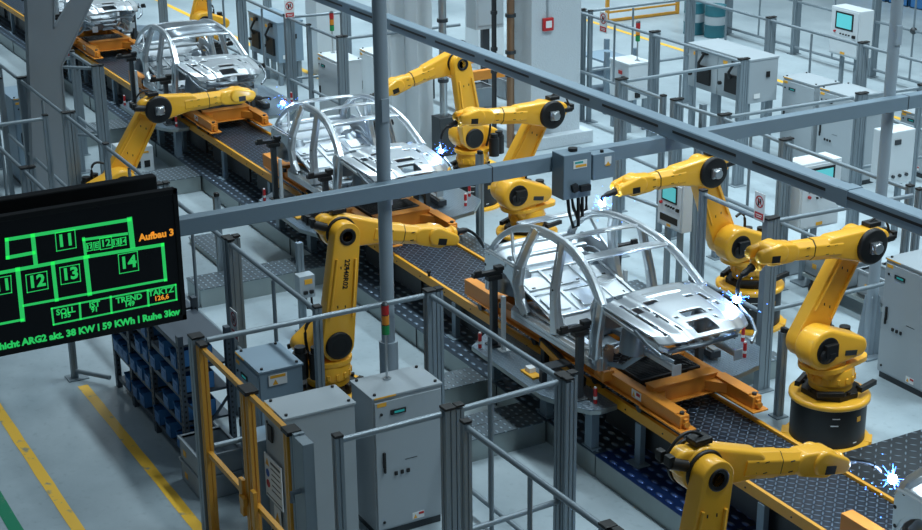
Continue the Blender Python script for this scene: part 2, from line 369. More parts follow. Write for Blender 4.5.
# ---------------------------------------------------------------- carriers (skids)
OFF = [0, -7.75, -15.75, -23.7, 8.1]
ONAME = ['front', 'second', 'third', 'farthest', 'nearest']
def make_skid():
    t = thing('carrier_skid', '', 'carrier', 'orange carriers under the car bodies', (0, 0, 1.04)); z = -1.04
    for s in (-1, 1):
        y = s*.55
        m = MB(); m.bb((-2.2, y-.05, 1.19+z), (2.3, y+.05, 1.34+z)); m.bb((-2.2, y-.1, 1.17+z), (2.3, y+.1, 1.19+z)); m.bb((-2.2, y-.075, 1.34+z), (2.3, y+.075, 1.355+z))
        m.bb((-2.3, y-.08, 1.18+z), (-1.35, y+.08, 1.41+z)); m.build('side_beam', ORG, t, .01)
        m = MB(); m.bb((2.25, y-.07, 1.19+z), (2.98, y+.07, 1.35+z)); m.bb((2.2, y-.12, 1.165+z), (3.06, y+.12, 1.19+z)); m.bb((2.22, y-.085, 1.35+z), (2.9, y+.085, 1.37+z)); m.cyl((2.98, y, 1.25+z), (3.04, y, 1.25+z), .04); m.bb((2.98, y-.03, 1.2+z), (3.02, y+.03, 1.32+z)); m.build('front_arm', ORG, t, .008)
        m = MB(); m.cyl((2.92, y, 1.35+z), (2.92, y, 1.38+z), .03, 10); m.build('arm_bolt', DRK, t)
        m = MB(); m.bb((1.3, y-.2, 1.28+z), (1.5, y-.02, 1.36+z)); m.bb((1.45, y-.2, 1.26+z), (1.52, y-.02, 1.4+z)); m.build('locating_bracket', ORG, t, .02)
        for x in (-1.9, -.4, 1.1, 2.1):
            m = MB(); m.cyl((x, y-.05, 1.105+z), (x, y+.05, 1.105+z), .06, 14); m.bb((x-.05, y-.06, 1.1+z), (x+.05, y+.06, 1.17+z)); m.build('roller', DRK, t)
        m = MB()
        for x in (-1.2, 1.05): m.cyl((x, y+s*.1, 1.34+z), (x, y+s*.1, 1.405+z), .035)
        m.build('support_pin', DRK, t)
    m = MB(); m.bb((2.1, -.5, 1.19+z), (2.25, .5, 1.4+z)); m.bb((2.06, -.5, 1.17+z), (2.32, .5, 1.19+z)); m.bb((2.07, -.5, 1.4+z), (2.27, .5, 1.42+z))
    m.prism([(2.1, .5), (1.65, .5), (2.1, .12)], 1.2+z, 1.36+z); m.prism([(2.25, .5), (2.5, .5), (2.25, .3)], 1.2+z, 1.34+z); m.prism([(2.25, -.5), (2.25, -.3), (2.5, -.5)], 1.2+z, 1.34+z)
    m.build('front_crossbeam', ORG, t, .01)
    m = MB(); m.bb((-1.7, -.5, 1.19+z), (-1.5, .5, 1.36+z)); m.build('rear_crossbeam', ORG, t, .01)
    m = MB(); m.bb((.25, -.5, 1.19+z), (.4, .5, 1.33+z)); m.build('middle_crossbeam', ORG, t, .01)
    m = MB(); m.cur = 0; m.bb((1.95, -.606, 1.21+z), (2.15, -.601, 1.32+z)); m.cur = 1; m.bb((2.05, -.609, 1.26+z), (2.13, -.606, 1.3+z)); m.cur = 2
    m.prism([(1.97, 1.23+z), (2.03, 1.23+z), (2.0, 1.3+z)], -.002, .002, Matrix(((1, 0, 0, 0), (0, 0, -1, -.608), (0, 1, 0, 0), (0, 0, 0, 1)))); m.build('warning_plate', [LBLW, RED, LBLY], t)
    m = MB(); m.bb((1.35, -.46, 1.32+z), (1.95, .46, 1.39+z))
    for i in range(13): m.bb((1.38+i*.042, -.44, 1.39+z), (1.395+i*.042, .44, 1.402+z))
    m.build('pad', BLK2, t, .006)
    m = MB(); m.bb((1.4, -.3, 1.045+z), (1.7, .3, 1.32+z)); m.build('pad_support', DRK, t)
    return t
# ---------------------------------------------------------------- car bodies
def hood_mesh():
    m = MB(); NX, NY = 64, 110
    def P(i, j):
        s = i/NX; q = -1+2*j/NY
        xf = 2.84-.26*abs(q)**3.2; x = 1.5-.03*(1-q*q)+(xf-1.5)*s
        hw = .82-.02*s-.09*s**3
        y = q*hw
        z = 2.38-.04*s-.07*s**2.2-.05*q*q-.05*max(0, s-.88)/.12
        c = abs(y)-(.47-.10*s)
        z += .022/(1+math.exp(c*60))
        c2 = abs(y)-(.66-.08*s)
        z -= .02/(1+math.exp(-c2*70))
        if abs(y) < .27 and .12 < s < .2: z += .012
        return (x, y, z)
    holes = [(2.24, 2.4, -.16, .18), (2.5, 2.74, -.24, .1), (1.84, 2.0, -.6, -.5), (1.82, 2.04, .42, .52), (1.8, 1.9, -.4, -.2), (1.86, 1.93, .2, .34), (2.15, 2.2, -.46, -.42), (2.1, 2.2, .5, .56),
             (2.33, 2.36, .24, .3), (2.33, 2.36, -.3, -.24), (2.5, 2.56, .2, .24)]
    vs = [P(i, j) for i in range(NX+1) for j in range(NY+1)]; fs = []
    for i in range(NX):
        for j in range(NY):
            a = i*(NY+1)+j; f = (a, a+NY+1, a+NY+2, a+1)
            cx = sum(vs[k][0] for k in f)/4; cy = sum(vs[k][1] for k in f)/4
            if .12 < (cx-1.5)/1.3 < .82 and abs(abs(cy)-(.665-.09*(cx-1.5)/1.3)) < .009: continue
            if .3 < (cx-1.5)/1.3 < .86 and abs(abs(cy)-(.485-.11*(cx-1.5)/1.3)) < .006: continue
            if any(h[0] < cx < h[1] and h[2] < cy < h[3] for h in holes): continue
            fs.append(f)
    m.add(vs, fs, True); return m
def make_car():
    t = thing('car_body', '', 'car body', 'bare car bodies on the line', (0, 0, 1.42))
    T = Matrix.Translation((0, 0, -1.42)) @ Matrix.Diagonal((1, .95, 1, 1))
    def B(): q = MB(); q.M = T; return q
    for s in (-1, 1):
        m = B()
        m.path([(-.62, s*.80, 1.5), (1.5, s*.80, 1.5)], .15, .17); m.path([(-.62, s*.85, 1.44), (1.45, s*.85, 1.44)], .05, .05); m.path([(-.5, s*.72, 1.62), (1.36, s*.72, 1.62)], .12, .05); m.path([(-.55, s*.87, 1.49), (1.44, s*.87, 1.49)], .03, .03); m.path([(-.5, s*.885, 1.535), (1.42, s*.885, 1.535)], .02, .05)
        m.cur = 1
        for i in range(11): m.cyl((-.4+.17*i, s*.874, 1.5), (-.4+.17*i, s*.878, 1.5), .012, 8)
        m.cur = 0; m.build('sill', [CAR, BLK], t, .008)
        RR = [(1.52, .81, 2.31), (1.43, .79, 2.38), (1.28, .76, 2.49), (1.1, .73, 2.6), (.92, .70, 2.68), (.7, .67, 2.745), (.42, .645, 2.785), (.1, .635, 2.8), (-.2, .63, 2.785), (-.5, .63, 2.74), (-.8, .635, 2.65), (-1.02, .645, 2.54), (-1.22, .665, 2.40), (-1.37, .69, 2.24), (-1.44, .71, 2.08)]
        m = B(); m.path([(x, s*y, z) for x, y, z in RR], .085, .07); m.path([(x-.03, s*(y+.035), z-.05) for x, y, z in RR], .018, .06); m.path([(x-.02, s*(y-.055), z-.012) for x, y, z in RR], .06, .018)
        m.build('roof_rail', CAR, t, .006)
        m = B()
        FP = [(1.5, .81, 2.33), (1.47, .82, 2.1), (1.43, .825, 1.85), (1.4, .82, 1.5)]
        m.path([(x, s*y, z) for x, y, z in FP], .13, .1, (0, 1, 0), .2); m.path([(x-.1, s*(y+.03), z) for x, y, z in FP], .03, .05, (0, 1, 0)); m.path([(1.36, s*.79, 2.42), (1.28, s*.82, 2.2), (1.36, s*.825, 1.95), (1.28, s*.825, 1.66), (1.1, s*.825, 1.6)], .04, .05, (0, 1, 0)); m.build('front_pillar', CAR, t, .006)
        m = B()
        MP = [(.34, .64, 2.77), (.36, .70, 2.5), (.38, .785, 2.15), (.43, .815, 1.85), (.5, .82, 1.58)]
        m.path([(x, s*y, z) for x, y, z in MP], .12, .09, (0, 1, 0), .2, [.9, .85, 1., 1.3, 1.9]); m.path([(x+.07, s*(y+.035), z) for x, y, z in MP], .03, .03, (0, 1, 0)); m.path([(x-.07, s*(y+.035), z) for x, y, z in MP], .03, .03, (0, 1, 0))
        m.cur = 1
        for x, y, z in ((.38, .835, 2.15), (.40, .845, 2.0), (.43, .862, 1.85)): m.cyl((x, s*y, z), (x, s*(y+.006), z), .016, 8)
        m.build('middle_pillar', [CAR, BLK], t, .006)
        m = B()
        RP = [(-.3, .64, 2.75), (-.42, .70, 2.5), (-.5, .78, 2.2), (-.5, .825, 1.95), (-.42, .835, 1.75), (-.28, .83, 1.58)]
        m.path([(x, s*y, z) for x, y, z in RP], .12, .08, (0, 1, 0), .2, [1, .9, 1.1, 1.3, 1.2, 1.4]); m.path([(x+.07, s*(y+.03), z) for x, y, z in RP], .025, .04, (0, 1, 0)); m.path([(x-.1, s*(y+.02), z) for x, y, z in RP], .03, .05, (0, 1, 0))
        m.path([(-.95, s*.66, 2.6), (-.78, s*.74, 2.3), (-.62, s*.79, 2.15)], .05, .04, (0, 1, 0))
        m.build('rear_pillar', CAR, t, .006)
        arch = [(-.98-.42*math.cos(a*PI/10), 1.58+.44*math.sin(a*PI/10)) for a in range(0, 11)]
        Q = [(-1.41, 1.6)]+arch+[(-.5, 1.6), (-.46, 2.2), (-.75, 2.2), (-1.3, 2.2), (-1.42, 2.08), (-1.42, 1.85)]
        m = B(); m.prism(Q, -.012, .012, Matrix(((1, 0, 0, 0), (0, 0, s, s*.815), (0, 1, 0, 0), (0, 0, 0, 1))))
        m.path([(x, s*.80, z) for x, z in arch], .09, .03, (0, 1, 0)); m.box((-1.05, s*.835, 2.12), (.4, .02, .06)); m.path([(-1.38, s*.84, 2.16), (-.6, s*.84, 2.16)], .03, .03); m.path([(-.5, s*.84, 2.15), (-.53, s*.845, 1.9), (-.5, s*.845, 1.62)], .04, .03, (0, 1, 0))
        m.cur = 1
        for x, z in ((-1.3, 2.14), (-.9, 2.16), (-.62, 2.02), (-1.4, 1.95), (-1.38, 1.75)): m.cyl((x, s*.822, z), (x, s*.830, z), .022, 8)
        m.build('quarter_panel', [CAR, BLK], t)
        m = B(); m.lathe([(.34, 0), (.36, .1), (.3, .22), (.2, .3), (.12, .36)], (-.95, s*.6, 1.64), (0, -s*.25, 1), 20); m.build('rear_wheelhouse', CARD, t)
        m = B(); m.path([(1.5, s*.8, 2.24), (1.95, s*.79, 2.2), (2.25, s*.75, 2.15), (2.5, s*.64, 2.08), (2.56, s*.5, 2.0)], .045, .06); m.path([(1.5, s*.83, 2.27), (2.0, s*.82, 2.22), (2.4, s*.76, 2.14)], .02, .02); m.build('fender_rail', CAR, t, .006)
        m = B(); m.path([(1.4, s*.5, 1.6), (1.6, s*.5, 1.74), (1.9, s*.49, 1.82), (2.66, s*.49, 1.81)], .07, .09); m.box((2.67, s*.49, 1.81), (.02, .14, .14)); m.path([(1.9, s*.49, 1.88), (2.2, s*.54, 1.98), (2.5, s*.58, 2.02)], .05, .05); m.build('front_rail', CAR, t, .006)
        m = B(); m.path([(1.46, s*.72, 1.5), (1.8, s*.68, 1.56), (2.0, s*.5, 1.78)], .03, .07); m.build('subframe_strut', CARD, t, .005)
        m = B(); m.lathe([(.17, -.3), (.17, -.1), (.15, .06), (.1, .1), (.09, .08), (.05, .08)], (1.9, s*.58, 2.08), (0, -s*.12, 1), 20); m.build('strut_tower', CARD, t)
        m = B(); m.prism([(0, 0), (.16, .02), (.17, .32), (.05, .36), (0, .3)], -.01, .01, Matrix(((0, 0, 1, 1.52), (1, 0, 0, s*.72-.08), (0, 1, 0, 1.425), (0, 0, 0, 1)))); m.lathe([(.03, 0), (.03, .03)], (1.525, s*.72, 1.46), (1, 0, 0), 12); m.build('mounting_plate', STEEL, t)
        m = B(); m.path([(2.25, s*.84, 2.24), (2.5, s*.83, 2.15), (2.68, s*.76, 2.06), (2.76, s*.62, 1.98)], .04, .05); m.build('front_brace', CARD, t, .005)
    # floor pan with tunnel, seat bench and open holes
    m = B()
    m.box((.95, .28, 1.5), (.85, .35, .012)); m.box((.95, -.3, 1.5), (.5, .3, .012)); m.box((.4, 0, 1.51), (.2, 1.5, .012)); m.path([(1.4, 0, 1.6), (.3, 0, 1.6)], .26, .16, (0, 0, 1), .3)
    m.path([(.72, -.74, 1.57), (.72, .74, 1.57)], .1, .1); m.path([(1.2, -.74, 1.57), (1.2, .74, 1.57)], .08, .08)
    for y in (-.55, -.3, .3, .55): m.bb((.36, y-.03, 1.51), (.8, y+.03, 1.58))
    m.build('floor_pan', CARD, t, .006)
    SL = .2; zs = lambda x: 1.70+(.25-x)*SL; rr = Matrix.Rotation(math.atan(SL), 3, 'Y')
    m = B(); m.quad((.36, -.78, 1.54), (.36, .78, 1.54), (.25, .78, 1.70), (.25, -.78, 1.70)); m.quad((.25, -.8, 1.70), (.25, .8, 1.70), (-.85, .72, zs(-.85)), (-.85, -.72, zs(-.85)))
    m.quad((-.85, -.72, zs(-.85)), (-.85, .72, zs(-.85)), (-1.4, .66, 2.12), (-1.4, -.66, 2.12))
    for y in (-.52, 0, .52): m.box((-.02, y, zs(-.02)+.012), (.34, .3, .024), rot=rr); m.box((-.56, y, zs(-.56)+.01), (.3, .34, .02), rot=rr); m.box((.31, y, 1.62), (.04, .26, .1), rot=Matrix.Rotation(R(-34), 3, 'Y'))
    for y in (-.74, -.26, .26, .74): m.bar((.22, y, zs(.22)+.01), (-.84, y, zs(-.84)+.01), .05, .03)
    m.bar((-.3, -.74, zs(-.3)), (-.3, .74, zs(-.3)), .05, .03)
    m.path([(.25, -.78, 1.705), (.25, .78, 1.705)], .07, .05); m.path([(-.86, -.72, zs(-.86)+.01), (-.86, .72, zs(-.86)+.01)], .06, .05); m.path([(-1.02, -.66, 2.12), (-1.02, .66, 2.12)], .09, .06)
    m.cur = 1
    for y in (-.6, -.15, .15, .6): m.box((.05, y, zs(.05)+.026), (.05, .02, .006), rot=rr); m.box((-.45, y, zs(-.45)+.022), (.03, .06, .006), rot=rr)
    m.build('seat_panel', [CAR, BLK], t, .005)
    m = B(); m.prism([(-.66, 1.6), (.66, 1.6), (.72, 2.1), (.6, 2.16), (-.6, 2.16), (-.72, 2.1)], -.02, .02, face_px(-1.42, 0, 0)); m.path([(-1.42, -.72, 2.14), (-1.5, 0, 2.15), (-1.42, .72, 2.14)], .1, .09); m.path([(-1.45, -.7, 1.66), (-1.52, 0, 1.66), (-1.45, .7, 1.66)], .1, .14); m.build('rear_panel', CAR, t, .006)
    for nm, x, y, z, w, h, cr in (('roof_bow', .84, .66, 2.685, .2, .035, .035), ('roof_bow', .28, .62, 2.78, .12, .03, .04), ('roof_bow', -.86, .6, 2.665, .15, .035, .03)):
        m = B(); m.path([(x+.05*(1-q*q), q*y, z+cr*(1-q*q)) for q in [-1+.2*i for i in range(11)]], w, h); m.path([(x+.05*(1-q*q)+w*.3, q*y, z+.02+cr*(1-q*q)) for q in [-1+.2*i for i in range(11)]], .03, .02)
        m.build(nm, CAR, t, .006)
    m = B(); m.prism([(-.76, 1.5), (.76, 1.5), (.78, 2.3), (-.78, 2.3)], -.012, .012, face_px(1.56, 0, 0)) if False else m.prism([(-.76, 1.95), (.76, 1.95), (.78, 2.3), (-.78, 2.3)], -.012, .012, face_px(1.48, 0, 0))
    m.path([(1.42, -.78, 2.3), (1.45, 0, 2.34), (1.42, .78, 2.3)], .14, .05); m.path([(1.34, -.76, 2.2), (1.34, .76, 2.2)], .06, .06)
    for y in (-.55, -.2, .25, .55): m.box((1.49, y, 2.36), (.06, .1, .04))
    m.build('cowl', CARD, t, .006)
    m = B(); m.path([(2.54, -.55, 2.02), (2.62, 0, 2.04), (2.54, .55, 2.02)], .08, .05); m.build('front_crossmember', CARD, t, .006)
    h = hood_mesh(); h.M = T; h.v = [tuple(T @ Vector(v)) for v in h.v]
    o = h.build('hood', CAR, t); sd = o.modifiers.new('sheet', 'SOLIDIFY'); sd.thickness = .02; sd.offset = -1
    return t
carL = ['bare metal car body in full view at the centre', 'bare metal car body crossed by the round pole', 'bare metal car body with a robot forearm passing across its front wheel bay',
        'bare metal car body mostly hidden by the forked grey column', 'bare metal car body cut off at the picture corner, only its tail showing']
skL = ['orange carrier under the fully visible car body, its two arms reaching forward', 'orange carrier under the car body behind the round pole', 'orange carrier whose side beam runs behind a robot forearm',
       'orange carrier beside the forked grey column', 'orange carrier under the cut-off car body, only its rear beam ends showing']
skid0 = make_skid(); car0 = make_car()
for i, dx in enumerate(OFF):
    a = skid0 if i == 0 else copy_tree(skid0); b = car0 if i == 0 else copy_tree(car0)
    a.location.x = dx; b.location.x = dx; a['label'] = skL[i]; b['label'] = carL[i]
    if i == 2:                                     # this body already carries its roof skin
        m = MB(); m.M = Matrix.Translation((0, 0, -1.42)); pr = [(.78, .64, 2.72), (.42, .61, 2.785), (.1, .6, 2.8), (-.2, .6, 2.785), (-.5, .6, 2.74), (-.8, .6, 2.65)]
        V = [(x, w*q, z+.03*(1-q*q)) for x, w, z in pr for q in (-1, -.5, 0, .5, 1)]
        m.add(V, [(k*5+j, k*5+j+1, (k+1)*5+j+1, (k+1)*5+j) for k in range(5) for j in range(4)], True)
        o = m.build('roof_panel', CARD, b); sd = o.modifiers.new('sheet', 'SOLIDIFY'); sd.thickness = .015
# ---------------------------------------------------------------- support stations beside each body
def make_station(s):
    t = thing('support_station', '', 'support stand', 'support stands beside the car bodies', (0, 0, .325)); z = -.325
    if s < 0: P = [(-1.3, -.64), (1.7, -.64), (1.72, -.9), (1.66, -1.03), (1.45, -1.15), (.95, -1.32), (-.9, -1.3), (-1.25, -.85)]
    else: P = [(-1.5, .64), (1.72, .64), (1.74, 1.2), (1.62, 1.7), (1.12, 2.12), (-.9, 2.12), (-1.5, 1.7)]
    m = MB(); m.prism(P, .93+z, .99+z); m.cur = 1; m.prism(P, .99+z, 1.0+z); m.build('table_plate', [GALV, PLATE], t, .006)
    yl = -.82 if s < 0 else .88
    for x in (-1.1, .3, 1.4):
        m = MB(); m.bb((x-.08, yl-.06, .345+z), (x+.08, yl+.06, .93+z)); m.box((x, yl, .335+z), (.26, .14, .02)); m.build('leg', BEAM, t, .005)
    for x, y, zt in ((-.77, 1.02, 2.08), (1.28, .95, 1.98)):
        m = MB(); m.box((x, s*y, (1.0+zt)/2-.03+z), (.09, .09, zt-1.06)); m.box((x, s*y, 1.01+z), (.22, .18, .02)); m.build('post', DRK, t, .01)
        m = MB(); m.box((x, s*(y+.1), zt+z), (.08, .46, .06)); m.box((x, s*(y-.08), zt+.05+z), (.11, .12, .06)); m.box((x+.03, s*(y+.26), zt+.03+z), (.05, .1, .09)); m.box((x, s*y, zt-.07+z), (.12, .22, .07)); m.build('clamp_arm', BLK2, t, .008)
    m = MB(); m.box((-.54, s*1.0, 1.4+z), (.06, .05, .8)); m.box((-.54, s*1.0, 1.008+z), (.15, .13, .015)); m.build('pin_column', WHT, t, .004)
    for x, y in ((-.79, 1.23), (1.52, .86)) if s < 0 else ((1.31, 1.7), (.86, 2.03)):
        m = MB(); m.cyl((x, s*y, 1.0+z), (x, s*y, 1.06+z), .026, 12); m.cur = 1; m.cyl((x, s*y, 1.06+z), (x, s*y, 1.1+z), .027, 12); m.cur = 0; m.cyl((x, s*y, 1.1+z), (x, s*y, 1.21+z), .026, 12); m.cur = 1; m.cyl((x, s*y, 1.21+z), (x, s*y, 1.23+z), .018, 12)
        m.build('locating_cone', [RED, LBLW], t)
    m = MB(); m.box((.62, s*1.08, 1.12+z), (.08, .08, .24)); m.box((.72, s*.96, 1.25+z), (.2, .42, .03)); m.box((.72, s*1.12, 1.21+z), (.1, .08, .05)); m.build('clamp_table', DRK, t, .006)
    m = MB(); m.box((.35, s*1.1, 1.015+z), (.32, .14, .03)); m.cur = 1; m.box((.3, s*1.08, 1.06+z), (.12, .1, .07)); m.build('locator_block', [LBLY, LBLW], t, .004)
    m = MB(); m.bar((.05, s*.76, 1.3+z), (1.1, s*.76, 1.1+z), .07, .12); m.cur = 1; m.bar((.1, s*.80, 1.285+z), (1.1, s*.80, 1.09+z), .012, .09); m.cur = 0; m.box((.15, s*.76, 1.14+z), (.1, .08, .28)); m.box((1.0, s*.76, 1.06+z), (.1, .08, .12)); m.build('cable_ramp', [BLK2, RAILY], t, .006)
    if s > 0:
        m = MB(); m.bar((.2, 1.35, 1.08+z), (1.2, 1.3, 1.08+z), .16, .1); m.cur = 1; m.bar((.2, 1.35, 1.14+z), (1.2, 1.3, 1.14+z), .08, .03); m.build('slide_unit', [DRK, STEEL], t, .008)
    return t
for s, wd in ((-1, 'left'), (1, 'right')):
    s0 = make_station(s)
    for i in range(4):
        st = s0 if i == 0 else copy_tree(s0); st.location.x = OFF[i]
        st['label'] = 'plate stand with clamp posts on the %s side of the %s car body' % ('near' if s < 0 else 'far', ['fully visible', 'pole-crossed second', 'third', 'farthest'][i])
# ---------------------------------------------------------------- welding robots
def UZ(a):   # side plane: local x stays forward, local y is up, extrusion runs sideways
    return Matrix(((1, 0, 0, 0), (0, 0, 1, 0), (0, 1, 0, 0), (0, 0, 0, 1)))
def robot(label, x, y, yaw, J2, J3, W, F, T, a, drum=.62, bend=.12, mark=None, ext=.56):
    t = thing('welding_robot', label, 'robot', 'yellow welding robots along the line', (x, y, 0)); t.rotation_euler.z = R(yaw)
    V2 = lambda p: Vector((p[0], 0, p[1])); U = UZ(0)
    z0 = drum+.1
    # pedestal
    m = MB(); m.lathe([(.5, .05), (.5, drum-.02)], n=48); p = m.build('pedestal', BLK2, t)
    m = MB(); m.lathe([(.58, 0), (.58, .045), (.5, .06)], n=48)
    for k in range(4): m.box((.52*math.cos(R(45+90*k)), .52*math.sin(R(45+90*k)), .03), (.16, .24, .06), R(45+90*k))
    m.build('bottom_flange', YEL, p, .01)
    m = MB(); m.lathe([(.5, drum-.02), (.54, drum), (.54, drum+.05), (.5, drum+.07), (.3, drum+.07)], n=48); m.build('top_flange', YEL, p)
    m = MB(); m.cur = 0
    for k, (an, zz, w_, h_) in enumerate([(100, .45, .07, .07), (60, .5, .1, .012), (58, .4, .1, .012), (95, .12, .06, .012), (160, .3, .06, .06), (-80, .45, .07, .07), (-60, .5, .1, .012), (-110, .4, .1, .012)]):
        m.cur = 0 if w_ == h_ else 1
        m.box((.5*math.cos(R(an)), .5*math.sin(R(an)), zz), (.006, w_, h_), R(an))
    m.build('label', [LBLY, LBLW], p)
    # base casting
    m = MB(); m.prism([(.4*math.cos(R(22.5+45*k)), .4*math.sin(R(22.5+45*k))) for k in range(8)], z0-.03, z0+.05)
    for k in range(8): m.cyl((.36*math.cos(R(45*k)), .36*math.sin(R(45*k)), z0+.05), (.36*math.cos(R(45*k)), .36*math.sin(R(45*k)), z0+.09), .03, 8)
    m.bar((-.5, -.3, z0+.1), (-.15, -.4, z0+.1), .07, .07); m.bar((.1, -.38, z0+.08), (.4, -.2, z0+.08), .07, .07); m.bar((.1, .38, z0+.08), (.4, .2, z0+.08), .07, .07); m.bar((-.5, .3, z0+.1), (-.15, .4, z0+.1), .07, .07)
    m.build('base_casting', BLK, t, .01)
    # turret
    jz = J2[1]
    m = MB(); m.lathe([(.26, z0+.04), (.29, z0+.06), (.29, z0+.13), (.31, z0+.15), (.31, z0+.3), (.29, z0+.36)], n=36)
    for k in range(16): m.box((.31*math.cos(R(22.5*k)), .31*math.sin(R(22.5*k)), z0+.22), (.03, .05, .08), R(22.5*k))
    m.prism(hull2((J2[0]*.5, 0), .31, (-.36, 0), .19), z0+.36, z0+.43); m.build('turret', YEL, t, .008)
    m = MB(); m.prism(hull2(J2, .285, (J2[0]-ext, jz-.07), .14, 20), -a*.30, a*.05, U); m.prism(hull2((J2[0]*.5-.03, z0+.42), .2, (J2[0]-.05, jz), .2), -a*.25, a*.02, U)
    h = m.build('shoulder_housing', YEL, t, .055, 4, 30)
    m = MB(); m.lathe([(.185, 0), (.185, .012), (.16, .014)], (J2[0], -a*.297, jz), (0, -a, 0), 32); m.box((J2[0]-.02, -a*.33, jz+.01), (.2, .09, .18)); m.lathe([(.09, 0), (.09, .05), (.05, .06)], (J2[0]+.06, -a*.30, jz-.06), (0, -a, 0), 16); m.box((J2[0]-.02, -a*.375, jz-.05), (.1, .01, .07))
    m.build('shoulder_motor', BLK, t, .008)
    m = MB(); m.box((J2[0]-.4, -a*.302, jz-.11), (.2, .012, .07), rot=Matrix.Rotation(R(-9), 3, 'Y')); m.build('nameplate', DRK, h)
    m = MB()
    for dx_, dy_ in ((-.5, a*.22), (-.32, a*.34)): m.cyl((dx_+J2[0]*.3, dy_, z0+.3), (dx_+J2[0]*.3, dy_, z0+.66), .1, 14); m.cyl((dx_+J2[0]*.3, dy_, z0+.66), (dx_+J2[0]*.3, dy_, z0+.74), .075, 14)
    m.build('base_motor', BLK, t, .01)
    # lower arm
    y0, y1 = sorted((a*.07, a*.27)); D = Vector((J3[0]-J2[0], J3[1]-J2[1])); L_ = D.length; D.normalize(); Nn = Vector((-D.y, D.x))
    m = MB(); m.prism(hull2(J2, .235, J3, .185, 20), y0, y1, U)
    for q in (-1, 1):
        for yy in (y0-.012, y1+.012):
            A = Vector(J2)+D*.4+Nn*q*.165; B_ = Vector(J3)-D*.3+Nn*q*.135
            m.bar((A.x, yy, A.y), (B_.x, yy, B_.y), .03, .045, (0, 1, 0))
    la = m.build('lower_arm', YEL, t, .035, 3, 30)
    m = MB(); ym = (y1 if a > 0 else y0)
    m.lathe([(.19, 0), (.19, .03), (.15, .035), (.1, .02)], (J2[0], ym, jz), (0, a, 0), 28); m.build('joint_cover', BLK, la); m = MB(); m.lathe([(.115, 0), (.115, .012), (.09, .014), (.07, -.0)], (J3[0], ym, J3[1]), (0, a, 0), 28); m.build('joint_cover', BLK, la)
    m = MB()
    for f in (.36, .72):
        for q in (-.05, .06):
            P = Vector(J2)+D*L_*f+Nn*q
            for yy in (y0-.002, y1+.002): m.box((P.x, yy, P.y), (.014, .006, .035))
    m.build('marking', BLK, la)
    if mark:
        m = MB(); c = Vector(J2)+D*L_*.66-Nn*.02; ang = math.atan2(D.y, D.x)
        MM = Matrix.Translation((c.x, ym+a*.004, c.y)) @ Matrix(((1, 0, 0, 0), (0, 0, -1, 0), (0, 1, 0, 0), (0, 0, 0, 1))) @ Matrix.Rotation(ang+PI, 4, 'Z')
        if a > 0: MM = Matrix.Translation((c.x, ym+a*.004, c.y)) @ Matrix(((-1, 0, 0, 0), (0, 0, 1, 0), (0, 1, 0, 0), (0, 0, 0, 1))) @ Matrix.Rotation(PI-ang, 4, 'Z')
        text_mesh(m, mark, .1, MM, .003); m.build('lettering', BLK, la)
    # elbow and forearm
    E = Vector((W[0]-J3[0], W[1]-J3[1])); FL = E.length; E.normalize(); En = Vector((-E.y, E.x)); J = Vector(J3)
    P1 = J+E*.62+En*.02; P2 = J+E*(FL-.30)
    m = MB(); b0, b1 = sorted((-a*.17, a*.06))
    m.prism(hull2(tuple(J), .235, tuple(P1), .145, 20), b0, b1, U); m.prism(hull2(tuple(J-E*.2+En*.06), .14, tuple(J+E*.2), .2), b0+.02, b1-.02, U); m.build('elbow_housing', YEL, t, .04, 3, 30)
    ymid = -a*.055
    X3 = lambda p, y=ymid: Vector((p.x, y, p.y))
    m = MB(); m.path([X3(J+E*.5), X3(J+E*.95)], .25, .29, (0, 0, 1), .3, [1.02, .98]); m.path([X3(J+E*.96), X3(P2)], .235, .265, (0, 0, 1), .3, [1., .93]); fo = m.build('forearm', YEL, t, .012)
    m = MB(); m.path([X3(J+E*.945), X3(J+E*.965)], .236, .272, (0, 0, 1), .3); m.path([X3(P2-E*.01), X3(P2+E*.02)], .2, .23, (0, 0, 1), .3)
    for f in (.62, .75, 1.08):
        for q in (-.05, .06):
            for s in (-1, 1):
                P = J+E*f+En*q; m.box((P.x, ymid+s*.122, P.y), (.05, .008, .01))
    m.build('seam', BLK, fo)
    ys = -a*.17
    m = MB(); m.lathe([(.245, 0), (.245, .035), (.22, .06), (.14, .065)], (J.x, ys, J.y), (0, -a, 0), 36)
    m.cur = 1; m.box((J.x, ys-a*.085, J.y), (.16, .06, .15)); m.lathe([(.075, 0), (.075, .04), (.06, .05)], (J.x, ys-a*.11, J.y), (0, -a, 0), 18); m.cur = 0
    m.lathe([(.215, 0), (.215, .02), (.205, .03)], (J.x, a*.055, J.y), (0, a, 0), 36); m.build('elbow_motor', [BLK, STEEL], t, .008)
    m = MB()
    for s in (-.09, .05):
        m = MB(); c = J-E*.22+En*.05; e = J-E*.42+En*.08; m.cyl(X3(c, s+ymid), X3(e, s+ymid), .058, 14); m.box(X3(e, s+ymid)+Vector((0, 0, .03)), (.07, .09, .1)); m.build('axis_motor', BLK, t, .008)
    m = MB(); c = J+En*.27-E*.05; m.box(X3(c), (.2, .16, .06)); m.build('connector_box', BLK, t, .008)
    # wrist
    Wv = Vector(W)
    m = MB(); m.prism(hull2(tuple(Wv-E*.26), .125, tuple(Wv+E*.02), .15), ymid-.12, ymid+.12, U); m.prism(hull2(tuple(Wv-E*.05+En*.02), .13, tuple(Wv+E*.22-En*.01), .085), ymid-.155, ymid-.05, U); m.prism(hull2(tuple(Wv-E*.05+En*.02), .13, tuple(Wv+E*.22-En*.01), .085), ymid+.05, ymid+.155, U)
    Fv = Vector(F); G = (Fv-Wv).normalized()
    m.path([X3(Wv-G*.02), X3(Wv+G*.2)], .18, .17, (0, 0, 1), .3); m.build('wrist', YEL, t, .045, 3, 30)
